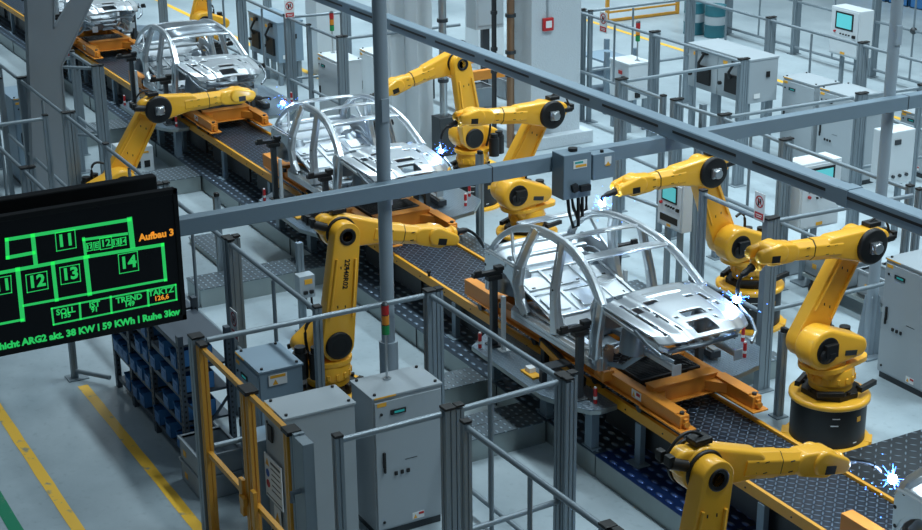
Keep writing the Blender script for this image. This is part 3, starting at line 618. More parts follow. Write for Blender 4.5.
    m = MB(); m.lathe([(.085, 0), (.085, .03), (.1, .035), (.1, .06), (.07, .065), (.07, .1)], X3(Wv+G*.2), X3(G, 0), 20); wf = m.build('wrist_flange', YEL, t)
    m = MB()
    P = Wv-En*.04+E*.03
    for s in (-1, 1): m.box((P.x, ymid+s*.15, P.y), (.13, .02, .09), rot=Matrix.Rotation(-math.atan2(E.y, E.x), 3, 'Y'))
    m.build('wrist_pocket', BLK, wf)
    # torch
    m = MB(); s0 = X3(Wv+G*.29); m.lathe([(.05, 0), (.055, .05), (.04, .08), (.045, .14), (.03, .2)], s0, X3(G, 0), 14)
    s1 = s0+X3(G, 0)*.2; tip = Vector((T[0], ymid, T[1])); mid = (s1+tip)/2+Vector((G.x, 0, G.y))*bend*.6+Vector((0, 0, bend*.5))
    ln = [s1*(1-q)**2+mid*2*q*(1-q)+tip*q*q for q in [i/10 for i in range(11)]]
    m.tube(ln[:9], .022, 10); m.cur = 1; m.tube(ln[6:], .028, 10, [1, 1, .9, .7, .5]); m.build('welding_torch', [BLK, DRK], t)
    # cables
    m = MB(); q0 = X3(Vector((J2[0]-.35, z0+.45)), a*.12); q1 = X3(Vector((J2[0]-.55, jz+.5)), a*.2); q2 = X3(Vector((J2[0]-.2, jz+.35)), a*.1)
    m.tube([q0*(1-u)**2+q1*2*u*(1-u)+q2*u*u for u in [i/10 for i in range(11)]], .022, 8)
    m.build('cable', CABLE, t); m = MB()
    c0 = X3(J-E*.4+En*.12); c1 = X3(J-E*.25+En*.5); c2 = X3(J+E*.05+En*.25)
    m.tube([c0*(1-u)**2+c1*2*u*(1-u)+c2*u*u for u in [i/10 for i in range(11)]], .016, 8); m.build('cable', CABLE, t)
    return t, t.matrix_basis
robot('yellow welding robot on the black drum beside the big cabinet, arm folded back', 2.21, 2.44, -90, (.36, 1.45), (-.37, 2.72), (1.21, 2.88), (1.39, 2.79), (1.69, 2.37), -1)
robot('yellow welding robot leaning to the front car roof, before a control panel', -1.6, 4.15, -90, (.46, 1.43), (.97, 2.68), (2.36, 2.67), (2.64, 2.62), (2.87, 2.48), -1)
robot('yellow welding robot behind the cross beam box, elbow raised beside the white pillar', -5.6, 2.45, -90, (.35, 1.43), (-.39, 2.72), (1.11, 2.86), (1.38, 2.8), (1.68, 2.38), -1, bend=.2)
robot('yellow welding robot standing upright behind another, forearm reaching down to the round pole', -9.2, 3.4, -90, (.11, 1.41), (.35, 2.88), (1.66, 2.55), (1.85, 2.5), (2.08, 2.44), 1)
robot('yellow welding robot with lettering on its arm, forearm crossing behind the round pole', -1.3, -3.3, 90, (.05, 1.38), (.24, 2.87), (1.71, 2.53), (1.99, 2.53), (2.46, 2.22), -1, mark='22440R02', ext=.34, bend=.1)
robot('yellow welding robot rising behind the big monitor', -9.9, -3.47, 90, (.02, 1.34), (.8, 2.6), (2.34, 2.64), (2.65, 2.56), (2.98, 2.46), 1)
robot('yellow welding robot without visible base, reaching over the conveyor to the cut-off car', 6.2, -3.3, 90, (.3, 1.4), (.48, 2.68), (1.99, 2.35), (2.31, 2.26), (2.84, 2.0), -1)
robot('yellow welding robot cut off by the top edge, seen behind a car roof', -23.0, 3.1, -90, (.15, 1.32), (-.25, 2.75), (1.2, 2.95), (1.4, 2.9), (1.7, 2.6), -1)
# ---------------------------------------------------------------- guard fences
def notched(h, g=.008, e=.01):
    P = []
    for k in range(4):
        c, s = round(math.cos(k*PI/2)), round(math.sin(k*PI/2))
        for x, y in ((h, -h), (h, -g), (h-e, -g), (h-e, g), (h, g)): P.append((x*c-y*s, x*s+y*c))
    return P
NT = {}
def fence(label, posts, rails=(), bars=(), name='guard_fence', cat='fence'):
    ox, oy = posts[0][0], posts[0][1]
    t = thing(name, label, cat, 'guard fences of the robot cells', (ox, oy, 0))
    for p in posts:
        x, y, k = p[0]-ox, p[1]-oy, p[2]; z1 = p[3] if len(p) > 3 else 2.6
        m = MB(); T = Matrix.Translation((x, y, 0))
        if k == 's': m.prism(notched(.045), 0, z1, T); caps = [(0, 0, .1)]
        elif k == 'w': m.bb((x-.07, y-.05, 0), (x+.05, y+.05, z1)); m.prism(notched(.05), 0, z1, Matrix.Translation((x, y+.11, 0))); caps = [(0, 0, .13), (0, .11, .11)]
        elif k == 'x': m.prism(notched(.06), 0, z1, T); m.prism(notched(.04), 0, z1, Matrix.Translation((x+.12, y+.02, 0))); caps = [(0, 0, .13), (.12, .02, .09)]
        else:
            m.prism(notched(.06), 0, z1, T); m.prism(notched(.045), 0, z1-.02, Matrix.Translation((x, y+.125, 0))); caps = [(0, 0, .135), (0, .125, .1)]
            if k == 't': m.prism(notched(.045), 0, z1-.02, Matrix.Translation((x+.11, y+.0, 0))); caps.append((.11, 0, .1))
        m.box((x, y+.03, .008), (.26, .3, .016))
        o = m.build('post', ALU, t)
        m = MB()
        for cx, cy, w in caps: m.box((x+cx, y+cy, z1+.012), (w, w, .03))
        m.build('post_cap', BLK, o, .006)
    for r in rails:
        a, b = r[0], r[1]; z = r[2] if len(r) > 2 else 2.55
        m = MB(); m.tube([(a[0]-ox, a[1]-oy, z), (b[0]-ox, b[1]-oy, z)], .034, 12); m.build('rail', ALU, t)
    for x, y, z0, z1 in bars:
        m = MB(); m.cyl((x-ox, y-oy, z0), (x-ox, y-oy, z1), .026, 10); m.build('upright_bar', ALU, t)
    return t
def plate_sign(t, M, w, h, kind):
    """sign plate on a face frame: red ring pictogram above a red text block"""
    m = MB(); m.M = M; m.box((0, 0, .004), (w, h, .008)); m.cur = 1
    c = (0, h*.18); r = w*.4
    ring = circ(c, r, 24); inn = circ(c, r*.78, 24)
    m.add([(x, y, .0095) for x, y in ring]+[(x, y, .0095) for x, y in inn], [(i, (i+1) % 24, 24+(i+1) % 24, 24+i) for i in range(24)])
    m.box((0, c[1], .0096), (r*1.6, r*.2, .001), rot=Matrix.Rotation(R(-45), 3, 'Z')); m.box((0, -h*.33, .009), (w*.84, h*.24, .002)); m.cur = 2
    m.box((-.1*w, c[1]-.02*h, .009), (w*.16, h*.26, .001)); m.box((.1*w, c[1]+.03*h, .009), (w*.12, h*.18, .001)); m.cur = 0
    m.box((0, -h*.30, .0105), (w*.6, h*.03, .001)); m.box((0, -h*.37, .0105), (w*.5, h*.03, .001))
    m.build('prohibition_sign', [LBLW, RED, BLK], t)
f = fence('grey guard fence wrapping round the tall cabinets', [(.62, -2.74, 'd'), (3.6, -2.7, 't'), (3.7, -4.16, 'd'), (3.72, -5.42, 's')],
      [((.62, -2.74), (3.6, -2.7)), ((3.62, -2.7), (3.7, -4.1)), ((3.7, -4.16), (3.72, -5.42)), ((.6, -5.63), (.62, -2.74)), ((3.62, -2.7), (3.7, -4.1), 1.1), ((.6, -5.63), (.6, -3.0), 1.2), ((.62, -2.74), (3.6, -2.7), .3)],
      [(2.07, -2.72, .3, 2.5), (3.66, -3.62, .3, 2.55)])
fence('guard fence beside the dark blue platform, its rail sloping out of the picture', [(4.08, -4.16, 's'), (6.55, -4.1, 'x'), (9.5, -4.1, 'x')], [((4.08, -4.16), (6.55, -4.1)), ((6.55, -4.1), (9.5, -4.1)), ((4.08, -4.16), (6.55, -4.1), 1.1)], [(5.28, -4.13, .2, 2.55)])
f = fence('long guard fence with a prohibition sign, passing behind the big monitor', [(.42, -4.16, 's'), (-2.54, -4.16, 't'), (-5.4, -4.16, 'd'), (-8.0, -4.16, 's'), (-10.35, -4.16, 'd'), (-13.44, -4.16, 'd'), (-16.5, -4.16, 'd')],
      [((.42, -4.16), (-2.54, -4.16)), ((-2.54, -4.16), (-10.35, -4.16)), ((-10.35, -4.16), (-13.44, -4.16)), ((-13.44, -4.16), (-16.5, -4.16)), ((.42, -4.16), (-10.35, -4.16), 1.04), ((-10.35, -4.16), (-16.5, -4.16), 1.12)],
      [(-.95, -4.16, 1.12, 2.5), (-3.97, -4.16, 1.12, 2.5), (-6.8, -4.16, 1.12, 2.5), (-11.9, -4.16, 1.12, 2.5), (-15, -4.16, 1.12, 2.5)])
plate_sign(f, Matrix.Translation((-.42, 0, 0)) @ face_ny(-2.22, -.09, 1.47), .26, .42, 0)
fence('short guard fence joining the long one just above the monitor corner', [(-10.35, -4.52, 's'), (-10.3, -7.3, 'd')], [((-10.35, -4.52), (-10.3, -7.3)), ((-10.35, -4.52), (-10.3, -7.3), 1.15)], [(-10.3, -5.8, 1.15, 2.5)])
fence('short guard fence joining the long one in front of the blue grey cabinet', [(-13.6, -4.52, 's'), (-13.6, -7.3, 'd')], [((-13.6, -4.52), (-13.6, -7.3)), ((-13.6, -4.52), (-13.6, -7.3), 1.15)])
fence('low guard fence touching the top edge of the monitor', [(-7.3, -5.68, 'd'), (-10.1, -5.68, 's')], [((-7.3, -5.68), (-10.1, -5.68)), ((-7.3, -5.68), (-4.2, -5.68)), ((-7.3, -5.68), (-10.1, -5.68), 1.15)], [(-8.7, -5.68, 1.15, 2.5)])
fence('guard fence with a slim corner post beside the forked column', [(-13.7, -2.62, 'd'), (-14.3, -3.3, 's'), (-17.3, -2.62, 'd'), (-15.3, -2.62, 's')], [((-13.7, -2.62), (-17.3, -2.62)), ((-13.7, -2.62), (-14.3, -3.3)), ((-13.7, -2.62), (-17.3, -2.62), 1.2), ((-13.7, -2.62), (-14.3, -3.3), 1.17)])
# beyond the line
f = fence('guard fence in front of the two distant cabinets, cornered at a double post', [(-13.65, 2.68, 'd'), (-15.18, 2.64, 's'), (-16.45, 2.66, 'd'), (-16.3, 4.0, 'd')],
      [((-13.65, 2.68), (-16.45, 2.66)), ((-16.45, 2.66), (-16.3, 4.0)), ((-13.65, 2.68), (-13.65, 5.6)), ((-13.65, 2.68), (-16.45, 2.66), 1.12), ((-16.45, 2.66), (-16.3, 4.0), 1.12)])
plate_sign(f, face_px(-2.72, .02, 2.75), .24, .4, 0)
fence('guard fence in front of the dark vented boxes', [(-19.5, 2.7, 'd'), (-21.6, 2.7, 's')], [((-19.5, 2.7), (-21.6, 2.7)), ((-19.5, 2.7), (-21.6, 2.7), 1.12), ((-19.5, 2.7), (-16.7, 2.66)), ((-19.5, 2.7), (-16.7, 2.66), 1.12)], [(-20.6, 2.7, 1.12, 2.5), (-18, 2.68, 1.12, 2.5)])
f = fence('guard fence behind the white pillar with a prohibition sign', [(-13.44, 8.6, 'd'), (-13.2, 8.75, 's'), (-10.56, 8.6, 'd'), (-7.49, 8.55, 'd')],
      [((-13.44, 8.6), (-7.49, 8.55)), ((-13.44, 8.6), (-13.44, 11.6)), ((-13.44, 8.6), (-10.56, 8.6), 1.2), ((-13.44, 8.6), (-13.44, 11.6), 1.15)], [(-12.0, 8.6, 1.2, 2.5), (-9.0, 8.58, 1.2, 2.5), (-13.44, 10.1, 1.15, 2.5)])
plate_sign(f, face_ny(1.04, -.03, 2.5), .3, .46, 0)
fence('guard fence running from the small white machine to the middle of the hall', [(-7.35, 5.54, 'd'), (-5.9, 5.5, 's'), (-5.55, 5.5, 'd'), (-4.26, 5.56, 'd'), (-2.49, 5.44, 'd'), (.42, 5.38, 's'), (.62, 5.38, 's')],
      [((-7.35, 5.54), (-5.9, 5.5)), ((-5.55, 5.5), (-4.26, 5.56)), ((-4.26, 5.56), (-2.49, 5.44)), ((-2.49, 5.44), (.42, 5.38)), ((-7.35, 5.54), (-7.42, 8.45)), ((-4.26, 5.56), (-4.2, 8.46)), ((-7.35, 5.54), (-2.49, 5.44), 1.2), ((-2.49, 5.44), (.42, 5.38), 1.2)], [(-3.4, 5.5, 1.2, 2.5), (-7.4, 7, 1.2, 2.5)])
fence('guard fence above the white box with three knobs', [(-4.18, 8.6, 'd'), (-4.05, 11.4, 'd'), (-4.1, 10, 's')], [((-4.18, 8.6), (-4.05, 11.4)), ((-4.18, 8.6), (-4.05, 11.4), 1.2)])
fence('distant guard fence corner of two posts beyond the vented boxes', [(-25.5, 2.7, 'd'), (-25.5, 5.8, 'd')], [((-25.5, 2.7), (-25.5, 5.8)), ((-25.5, 2.7), (-30, 2.7))])
fence('guard fence behind the pale distribution boxes', [(-13.5, 11.75, 'd'), (-10.46, 11.68, 'd'), (-7.42, 11.6, 'd'), (-4.75, 11.56, 'd'), (-6.4, 11.55, 's')],
      [((-13.5, 11.75), (-10.46, 11.68)), ((-10.46, 11.68), (-7.42, 11.6)), ((-7.42, 11.6), (-4.75, 11.56)), ((-13.5, 11.75), (-10.46, 11.68), 1.2), ((-10.46, 11.68), (-7.42, 11.6), 1.2), ((-7.42, 11.6), (-4.75, 11.56), 1.2)], [(-9.0, 11.64, 1.2, 2.5), (-12, 11.7, 1.2, 2.5)])
f = fence('guard fence with ball joints on its bars', [(-16.33, 17.5, 'd'), (-13.2, 17.4, 'd'), (-10, 17.4, 'd'), (-19.4, 17.6, 'd')],
      [((-16.33, 17.5), (-13.2, 17.4), 1.45), ((-13.2, 17.4), (-10, 17.4), 1.45), ((-16.33, 17.5), (-10, 17.4), .2), ((-19.4, 17.6), (-16.33, 17.5), .2), ((-19.4, 17.6), (-16.33, 17.5), 1.45)], [(-14.73, 17.45, .2, 2.5), (-11.81, 17.4, .2, 2.5), (-17.9, 17.55, .2, 2.5)])
m = MB(); m.ball((1.6, -.05, 1.45), .09, 8); m.ball((4.52, -.1, 1.45), .09, 8); m.build('ball_joint', DRK, f)
f = fence('short guard fence with a prohibition sign between two robots', [(.56, 2.62, 'w'), (-.95, 2.64, 's')], [((.56, 2.62), (-.95, 2.64)), ((.56, 2.62), (.66, 5.2)), ((.56, 2.62), (.6, 5.2), 1.22), ((.56, 2.62), (-.95, 2.64), 1.2)])
plate_sign(f, face_ny(-.12, -.07, 2.76), .22, .4, 0)
fence('pair of slim posts carrying a rail beside the standing control panel', [(-3.28, 4.3, 's'), (-5.2, 4.1, 's')], [((-3.28, 4.3), (-5.2, 4.1)), ((-3.28, 4.3), (-5.2, 4.1), 1.2)])
fence('short floor post with a low bar, below the monitor', [(-4.877, -5.821, 's', 1.6)], [((-4.877, -5.821), (-4.36, -5.44), .12)])
# yellow gate
t = thing('yellow_gate', 'yellow framed gate with a grey hinge post', 'gate', None, (.56, -5.74, 0))
m = MB(); m.prism(notched(.075), 0, 2.6); m.box((0, 0, .008), (.26, .26, .016)); o = m.build('hinge_post', ALU, t)
m = MB(); m.box((0, 0, 2.612), (.16, .16, .03)); m.build('post_cap', BLK, o, .006)
m = MB(); m.prism(notched(.05), .1, 2.55, Matrix.Translation((.16, 0, 0))); m.prism(notched(.05), .1, 2.55, Matrix.Translation((2.68, 0, 0))); m.bar((.16, 0, 2.52), (2.7, 0, 2.52), .06, .06); m.bar((.16, 0, .14), (2.7, 0, .14), .06, .06); m.build('gate_frame', GATEY, t, .005)
m = MB(); m.prism(notched(.05), .1, 2.52, Matrix.Translation((1.5, 0, 0))); m.prism(notched(.04), .1, 2.52, Matrix.Translation((1.62, 0, 0))); m.build('middle_upright', GATEY, t)
m = MB(); m.bar((.2, 0, 1.2), (1.48, 0, 1.2), .06, .06); m.bar((1.6, 0, 1.2), (2.68, 0, 1.2), .06, .06); m.build('middle_rail', GATEY, t, .005)
m = MB(); m.box((1.38, -.06, 1.2), (.1, .05, .45)); m.box((1.72, -.06, 1.2), (.1, .05, .45)); m.box((1.47, -.09, 1.2), (.14, .05, .1)); m.build('latch', GATEY, t, .008)
for c_, d_ in (((1.58, 0, 2.56), (.24, .16, .05)), ((.18, .0, 2.575), (.16, .1, .04)), ((2.74, 0, 2.57), (.18, .16, .05))): m = MB(); m.box(c_, d_); m.build('corner_cap', BLK, t, .008)
m = MB(); m.prism(notched(.06), 0, 2.58, Matrix.Translation((2.82, .03, 0))); m.bb((2.88, -.03, 0), (3.1, .09, 2.56)); m.build('lock_post', ALU, t, .004)
m = MB(); m.tube([(2.98, -.03, 2.0), (2.98, -.12, 2.0), (2.98, -.12, 1.9)], .03, 10); m.build('handle', ALU, t)
t = thing('yellow_gate', 'distant yellow barrier frame on the far floor', 'gate', None, (-22.6, 16.9, 0))
m = MB(); m.bar((0, -1.3, .05), (0, 1.3, .05), .08, .08); m.bar((0, -1.3, 0), (0, -1.3, 1.6), .1, .1, (1, 0, 0)); m.bar((0, 1.3, 0), (0, 1.3, 1.6), .1, .1, (1, 0, 0)); m.bar((0, -1.3, 1.6), (0, 1.3, 1.6), .08, .08); m.bar((0, -1.3, .3), (0, 1.3, .3), .06, .06); m.build('gate_frame', GATEY, t, .01)

# ---------------------------------------------------------------- enclosures
def cabinet(label, x, y, dx, dy, h, door, z0=0., mt=CAB, name='control_cabinet', cat='cabinet', group=None, two=False, plain=False, disp=True, knobs=True):
    """x, y: corner nearest the camera (+x, -y); the body runs back from it"""
    t = thing(name, label, cat, group, (x-dx/2, y+dy/2, z0)); X, Y = dx/2, dy/2
    m = MB()
    if z0 == 0: m.bb((-X+.02, -Y+.02, 0), (X-.02, Y-.02, .1)); m.build('plinth', DRK, t, .004)
    m = MB(); m.bb((-X, -Y, .1 if z0 == 0 else 0), (X, Y, h-.03)); m.build('body', mt, t, .008)
    m = MB(); m.bb((-X-.015, -Y-.015, h-.03), (X+.015, Y+.015, h))
    m.cur = 1
    for a in (-1, 1):
        for b in (-1, 1): m.cyl((a*(X-.05), b*(Y-.05), h), (a*(X-.05), b*(Y-.05), h+.02), .02, 8)
    m.build('top_cover', [mt, BLK], t, .006)
    F = face_px(X, 0, 0) if door == 'px' else face_ny(0, -Y, 0); W = dy if door == 'px' else dx
    n = 2 if two else 1
    for k in range(n):
        w = W/n-.03; cx = (k-(n-1)/2)*W/n
        m = MB(); m.M = F; m.box((cx, h/2+.03, .012), (w, h-.2, .024)); d = m.build('door', mt, t, .006)
        L_ = cx-w/2
        m = MB(); m.M = F; m.box((L_+.1, h*.56, .035), (.035, .2, .03)); m.box((L_+.1, h*.5, .045), (.025, .1, .03)); m.build('door_handle', BLK, d, .006)
        m = MB(); m.M = F; m.cyl((L_+.08, h*.88, .02), (L_+.08, h*.88, .035), .018, 10); m.cyl((L_+.08, .22, .02), (L_+.08, .22, .035), .018, 10)
        if knobs:
            for i in range(3): m.box((L_+.25+.08*i, h*.45, .03), (.035, .045, .025))
            m.box((cx+.02, h*.53, .0255), (.16, .006, .003))
        m.build('door_button', BLK, d)
        if disp:
            m = MB(); m.M = F; m.box((L_+.3, h*.88, .028), (.2, .06, .02)); m.cur = 1; m.box((L_+.31, h*.88, .039), (.13, .028, .003)); m.build('display', [BLK, SCRD], d, .003)
        if not plain:
            m = MB(); m.M = F; m.box((L_+.09, h*.945, .025), (.12, .05, .004)); m.box((L_+.14, h-.015, .018), (.28, .02, .006)); m.cur = 1; m.box((cx+.1, .2, .025), (.16, .09, .004)); m.cur = 2; m.box((cx+.14, .22, .028), (.07, .03, .003)); m.cur = 0
            m.prism([(cx+.035, .165), (cx+.085, .165), (cx+.06, .22)], .026, .029); m.build('label', [LBLY, LBLW, RED], d)
    return t
def tower(label, x, y, z, ph, sc=1.):
    t = thing('signal_tower', label, 'signal light', 'stacked signal lights', (x, y, z))
    m = MB(); m.cyl((0, 0, 0), (0, 0, .02), .05*sc, 14); m.cyl((0, 0, .02), (0, 0, ph), .016*sc, 10); m.build('stem', STEEL, t)
    for i, (mm, nm) in enumerate(((GRN, 'green_lamp'), (AMB, 'amber_lamp'), (RED, 'red_lamp'))):
        m = MB(); z_ = ph+i*.125*sc; m.cyl((0, 0, z_), (0, 0, z_+.11*sc), .045*sc, 16); m.cur = 1; m.cyl((0, 0, z_+.11*sc), (0, 0, z_+.125*sc), .04*sc, 16); m.build(nm, [mm, DRK], t)
    m = MB(); m.lathe([(.046*sc, 0), (.03*sc, .02*sc), (.01*sc, .03*sc)], (0, 0, ph+.375*sc)); m.build('lamp_cap', DRK, t)
cabinet('blue grey cabinet behind the yellow gate with a yellow warning label on its side', .28, -4.89, .76, .56, 1.86, 'ny', mt=CABB)
cabinet('grey cabinet behind the lock post of the yellow gate', 1.62, -5.14, .55, .88, 1.86, 'ny', disp=False, knobs=False)
cabinet('tall grey cabinet with the signal light on top', 1.64, -4.04, .58, .9, 1.86, 'px')
tower('tall signal light on the grey cabinet beside the fence', 1.237, -3.650, 1.861, .58)
t = bpy.data.objects['control_cabinet']; m = MB(); m.M = face_px(.39, 0, 0); m.box((-.05, 1.72, .004), (.24, .14, .006)); m.cur = 1; m.box((-.05, 1.765, .008), (.2, .035, .003)); m.prism([(-.12, 1.66), (-.05, 1.66), (-.085, 1.73)], .007, .01); m.build('warning_label', [LBLW, LBLY], t)
t = bpy.data.objects['control_cabinet.001']; m = MB(); m.M = face_ny(0, -.46, 0)
m.box((.0, .95, .035), (.5, .56, .012)); m.cur = 1
for i in range(5): m.box((.08, 1.1-.07*i, .042), (.24 if i % 2 else .28, .014, .003))
m.box((.08, 1.17, .042), (.28, .03, .003)); m.box((.0, .71, .042), (.44, .012, .003)); m.cur = 2; m.prism([(-.21, 1.1), (-.11, 1.1), (-.16, 1.19)], .041, .044); m.cur = 3; m.prism(circ((-.16, 1.0), .05), .041, .044); m.cur = 4; m.prism(circ((-.16, .86), .05), .041, .044)
m.build('safety_board', [LBLW, DRK, LBLY, BLUEINK, RED], t)
m = MB(); m.M = face_ny(0, -.46, 0); m.box((.05, .5, .03), (.2, .28, .004)); m.cur = 1; m.prism([(-.02, .44), (.12, .44), (.05, .57)], .033, .036); m.box((.05, .41, .034), (.14, .03, .003)); m.build('warning_label', [LBLW, LBLY], t)
m = MB(); m.M = face_ny(0, -.46, 0); m.box((-.05, 1.55, .03), (.12, .2, .02)); m.build('filter_grille', BLK, t)
cabinet('big grey cabinet beside the gusseted pole foot', 2.194, 4.425, 1.15, .95, 1.86, 'ny')
cabinet('grey cabinet standing behind the cross beam, away from the pole', -7.4, 10.42, 1.0, .62, 1.86, 'ny', two=False)
cabinet('grey cabinet behind the cross beam, next to the gusseted round pole', -6.2, 10.4, 1.04, .75, 1.86, 'ny')
cabinet('grey cabinet behind the joint of the cross beam', -5.701,  12.105, .95, .6, 1.3, 'ny')
cabinet('white distant cabinet with a signal light on top', -14.5, 3.0, 1.05, .58, 1.86, 'ny', mt=WHT, knobs=False)
cabinet('white distant cabinet behind the round pole', -14.5, 4.02, 1.0, .62, 1.86, 'ny', mt=WHT, knobs=False, disp=False)
tower('distant signal light on the white cabinet by the round pole', -15.4, 3.3, 1.861, .5, 1.1)
cabinet('blue grey cabinet behind the fence above the monitor', -14.9, -4.02, 1.1, .7, 1.86, 'px', mt=CABB)
# small machine box on legs with signal light
t = thing('machine_box', 'white box on legs with a red label, behind the slotted beam', 'machine', None, (-12.3, 9.25, 0))
m = MB(); m.bb((-.37, -.29, .75), (.37, .29, 1.55)); m.build('body', WHT, t, .01)
m = MB(); m.bb((-.39, -.31, 1.55), (.39, .31, 1.6)); m.build('lid', WHT, t, .01)
for x in (-.3, .3):
    for y in (-.22, .22): m = MB(); m.bb((x-.05, y-.05, 0), (x+.05, y+.05, .75)); m.build('leg', ALU, t)
m = MB(); m.M = face_ny(0, -.29, 0); m.box((.05, 1.35, .01), (.14, .08, .01)); m.build('red_label', RED, t)
m = MB(); m.M = face_ny(0, -.29, 0); m.cyl((.2, 1.22, 0), (.2, 1.22, .06), .07, 14); m.cyl((.3, 1.15, 0), (.3, 1.15, .04), .03, 10); m.build('rotary_switch', BLK, t)
m = MB(); m.M = face_px(.37, 0, 0); m.box((-.05, .86, .02), (.12, .12, .05)); m.build('socket', BLK, t)
tower('distant signal light on the white machine box', -12.1, 9.3, 1.6, .45, 1.15)
# distribution boxes on legs
def dist_boxes(label, x, y, z0, z1, dx, dy):
    t = thing('distribution_box', label, 'distribution box', None, (x-dx/2, y+dy/2, 0)); X, Y = dx/2, dy/2
    for k in (0, 1):
        m = MB(); m.bb((-X+k*X+.01, -Y, z0), (k*X-.01, Y, z1-.05)); m.bb((-X+k*X+.0, -Y-.02, z1-.05), (k*X, Y+.02, z1)); b = m.build('body', CABB if 'dark' in label else CAB, t, .012)
        m = MB(); m.M = face_ny(-X/2+k*X, -Y, 0); m.box((.05, z0+(z1-z0)*.36, .03), (X*.5, (z1-z0)*.42, .06)); m.build('vent', BLK, b, .01)
        m = MB(); m.M = face_ny(-X/2+k*X, -Y, 0); m.tube([(.0, z0+(z1-z0)*.5, .08), (.06, z0+(z1-z0)*.65, .16), (.1, z0+(z1-z0)*.85, .06)], .03, 8); m.box((.1, z0+(z1-z0)*.88, .03), (.18, .08, .06)); m.cyl((-X*.38, z0+(z1-z0)*.3, 0), (-X*.38, z0+(z1-z0)*.3, .06), .04, 10); m.build('cable', CABLE, b)
        m = MB(); m.M = face_ny(-X/2+k*X, -Y, 0); m.box((-X*.25, z1-.2, .005), (.14, .07, .004)); m.build('label', LBLY, b)
    m = MB(); m.M = face_px(X, 0, 0); m.box((.12, z0+(z1-z0)*.62, .006), (.1, .12, .008)); m.cur = 1; m.box((-.15, z0+.15, .006), (.16, .1, .004)); m.build('side_socket', [BLK, LBLW], t)
    for x_ in (-X+.1, -.05, X-.12):
        for y_ in (-Y+.08, Y-.1): m = MB(); m.bb((x_-.06, y_-.05, 0), (x_+.06, y_+.05, z0)); m.build('leg', ALU, t)
dist_boxes('pale double distribution box on legs, black vents and cables', -8.42, 9.5, 1.36, 2.3, 2.06, .78)
dist_boxes('dark blue grey double distribution box, black vents', -20.2, 3.95, .6, 1.65, 1.95, .7)
# operator panels
def panel(label, x, y, dx, dy, z0, z1, face, slab=0):
    t = thing('operator_panel', label, 'control panel', 'standing control panels', (x-dx/2, y+dy/2, 0)); X, Y = dx/2, dy/2
    m = MB(); m.bb((-X, -Y, z0), (X, Y, z1)); m.build('body', WHT, t, .015)
    F = face_ny(0, -Y, 0) if face == 'ny' else face_px(X, 0, 0); W = dx if face == 'ny' else dy; H = z1-z0
    m = MB(); m.M = F; m.box((0, (z0+z1)/2, .01), (W-.06, H-.08, .02)); m.build('front_door', WHT, t, .006)
    m = MB(); m.M = F; m.box((0, z0+H*.74, .022), (W*.62, H*.36, .012)); m.cur = 1; m.box((0, z0+H*.74, .03), (W*.52, H*.29, .004)); m.build('screen', [BLK, SCRN], t)
    m = MB(); m.M = F
    for i in range(4): m.cyl((-W*.1+W*.1*i, z0+H*.47, .02), (-W*.1+W*.1*i, z0+H*.47, .05), .018, 10)
    m.box((W*.36, z0+H*.46, .03), (W*.1, H*.06, .04)); m.build('push_button', BLK, t)
    m = MB(); m.M = F; m.cyl((-W*.3, z0+H*.5, .02), (-W*.3, z0+H*.5, .06), .026, 12); m.build('emergency_stop', RED, t)
    m = MB(); m.M = F; m.box((.0, z0+H*.07, .022), (W*.16, H*.05, .004)); m.build('label', LBLY, t)
    if slab: m = MB(); m.M = F; m.box((0, z0+H*.2, .022), (W*.7, H*.14, .01)); m.build('vent_strip', BLK, t)
    for x_ in (-X*.5, X*.5): m = MB(); m.bb((x_-.04, -.04, 0), (x_+.04, .04, z0)); m.build('leg', ALU, t)
    m = MB(); m.bb((-X*.8, -.2, 0), (X*.8, .2, .03)); m.build('foot', ALU, t)
panel('tall control panel with a cyan screen standing alone on the far floor', -9.9, 13.82, .95, .42, 1.5, 2.6, 'ny')
panel('standing control panel with a cyan screen behind the robot at the front car', -2.85, 3.72, .68, .2, 1.18, 2.0, 'ny', 1)
panel('standing control panel seen from its button side, under the slotted beam', -2.27, 5.66, .42, .86, 1.05, 2.2, 'px')
t = thing('operator_panel', 'white box with three round knobs beside the gusseted pole', 'control panel', 'standing control panels', (-3.6, 8.95, 0))
m = MB(); m.bb((-.2, -.32, 1.05), (.2, .32, 2.05)); m.build('body', WHT, t, .02); m = MB(); m.M = face_px(.2, 0, 0)
for i in range(3): m.cyl((-.16+.16*i, 1.22, 0), (-.16+.16*i, 1.22, .04), .03, 10)
m.box((-.1, 1.85, .01), (.14, .09, .02)); m.build('knob', DRK, t)
for y in (-.2, .2): m = MB(); m.bb((-.05, y-.04, 0), (.05, y+.04, 1.05)); m.build('leg', ALU, t)
# ---------------------------------------------------------------- the big status display, hanging at the left
t = thing('status_monitor', 'big black status monitor showing a green layout diagram', 'monitor', None, (6, -8.5, 5.1))
MX, MY, MZ = 6., -8.5, 5.1
m = MB(); m.bb((-.09, -.93, .03), (-.02, .872, 1.035)); m.build('housing', BLK, t, .01)
m = MB()
for a, b in (((-.03, -.93, .0), (.0, .872, .045)), ((-.03, -.93, 1.0), (.0, .872, 1.04)), ((-.03, .835, .0), (.0, .872, 1.04)), ((-.03, -.93, .0), (.0, -.9, 1.04))): m.bb(a, b)
m.build('bezel', BLK, t, .004)
m = MB(); m.bb((-.025, -.9, .04), (-.01, .84, 1.01)); sc = m.build('screen', MONB, t)
def L2(px, py): P = SP[(px, py)]; return (P[0]-MY, P[1]-MZ)
def spx(pts): return [(y-MY, z-MZ) for y, z in pts]
m = MB(); m.M = face_px(-.009, 0, 0)
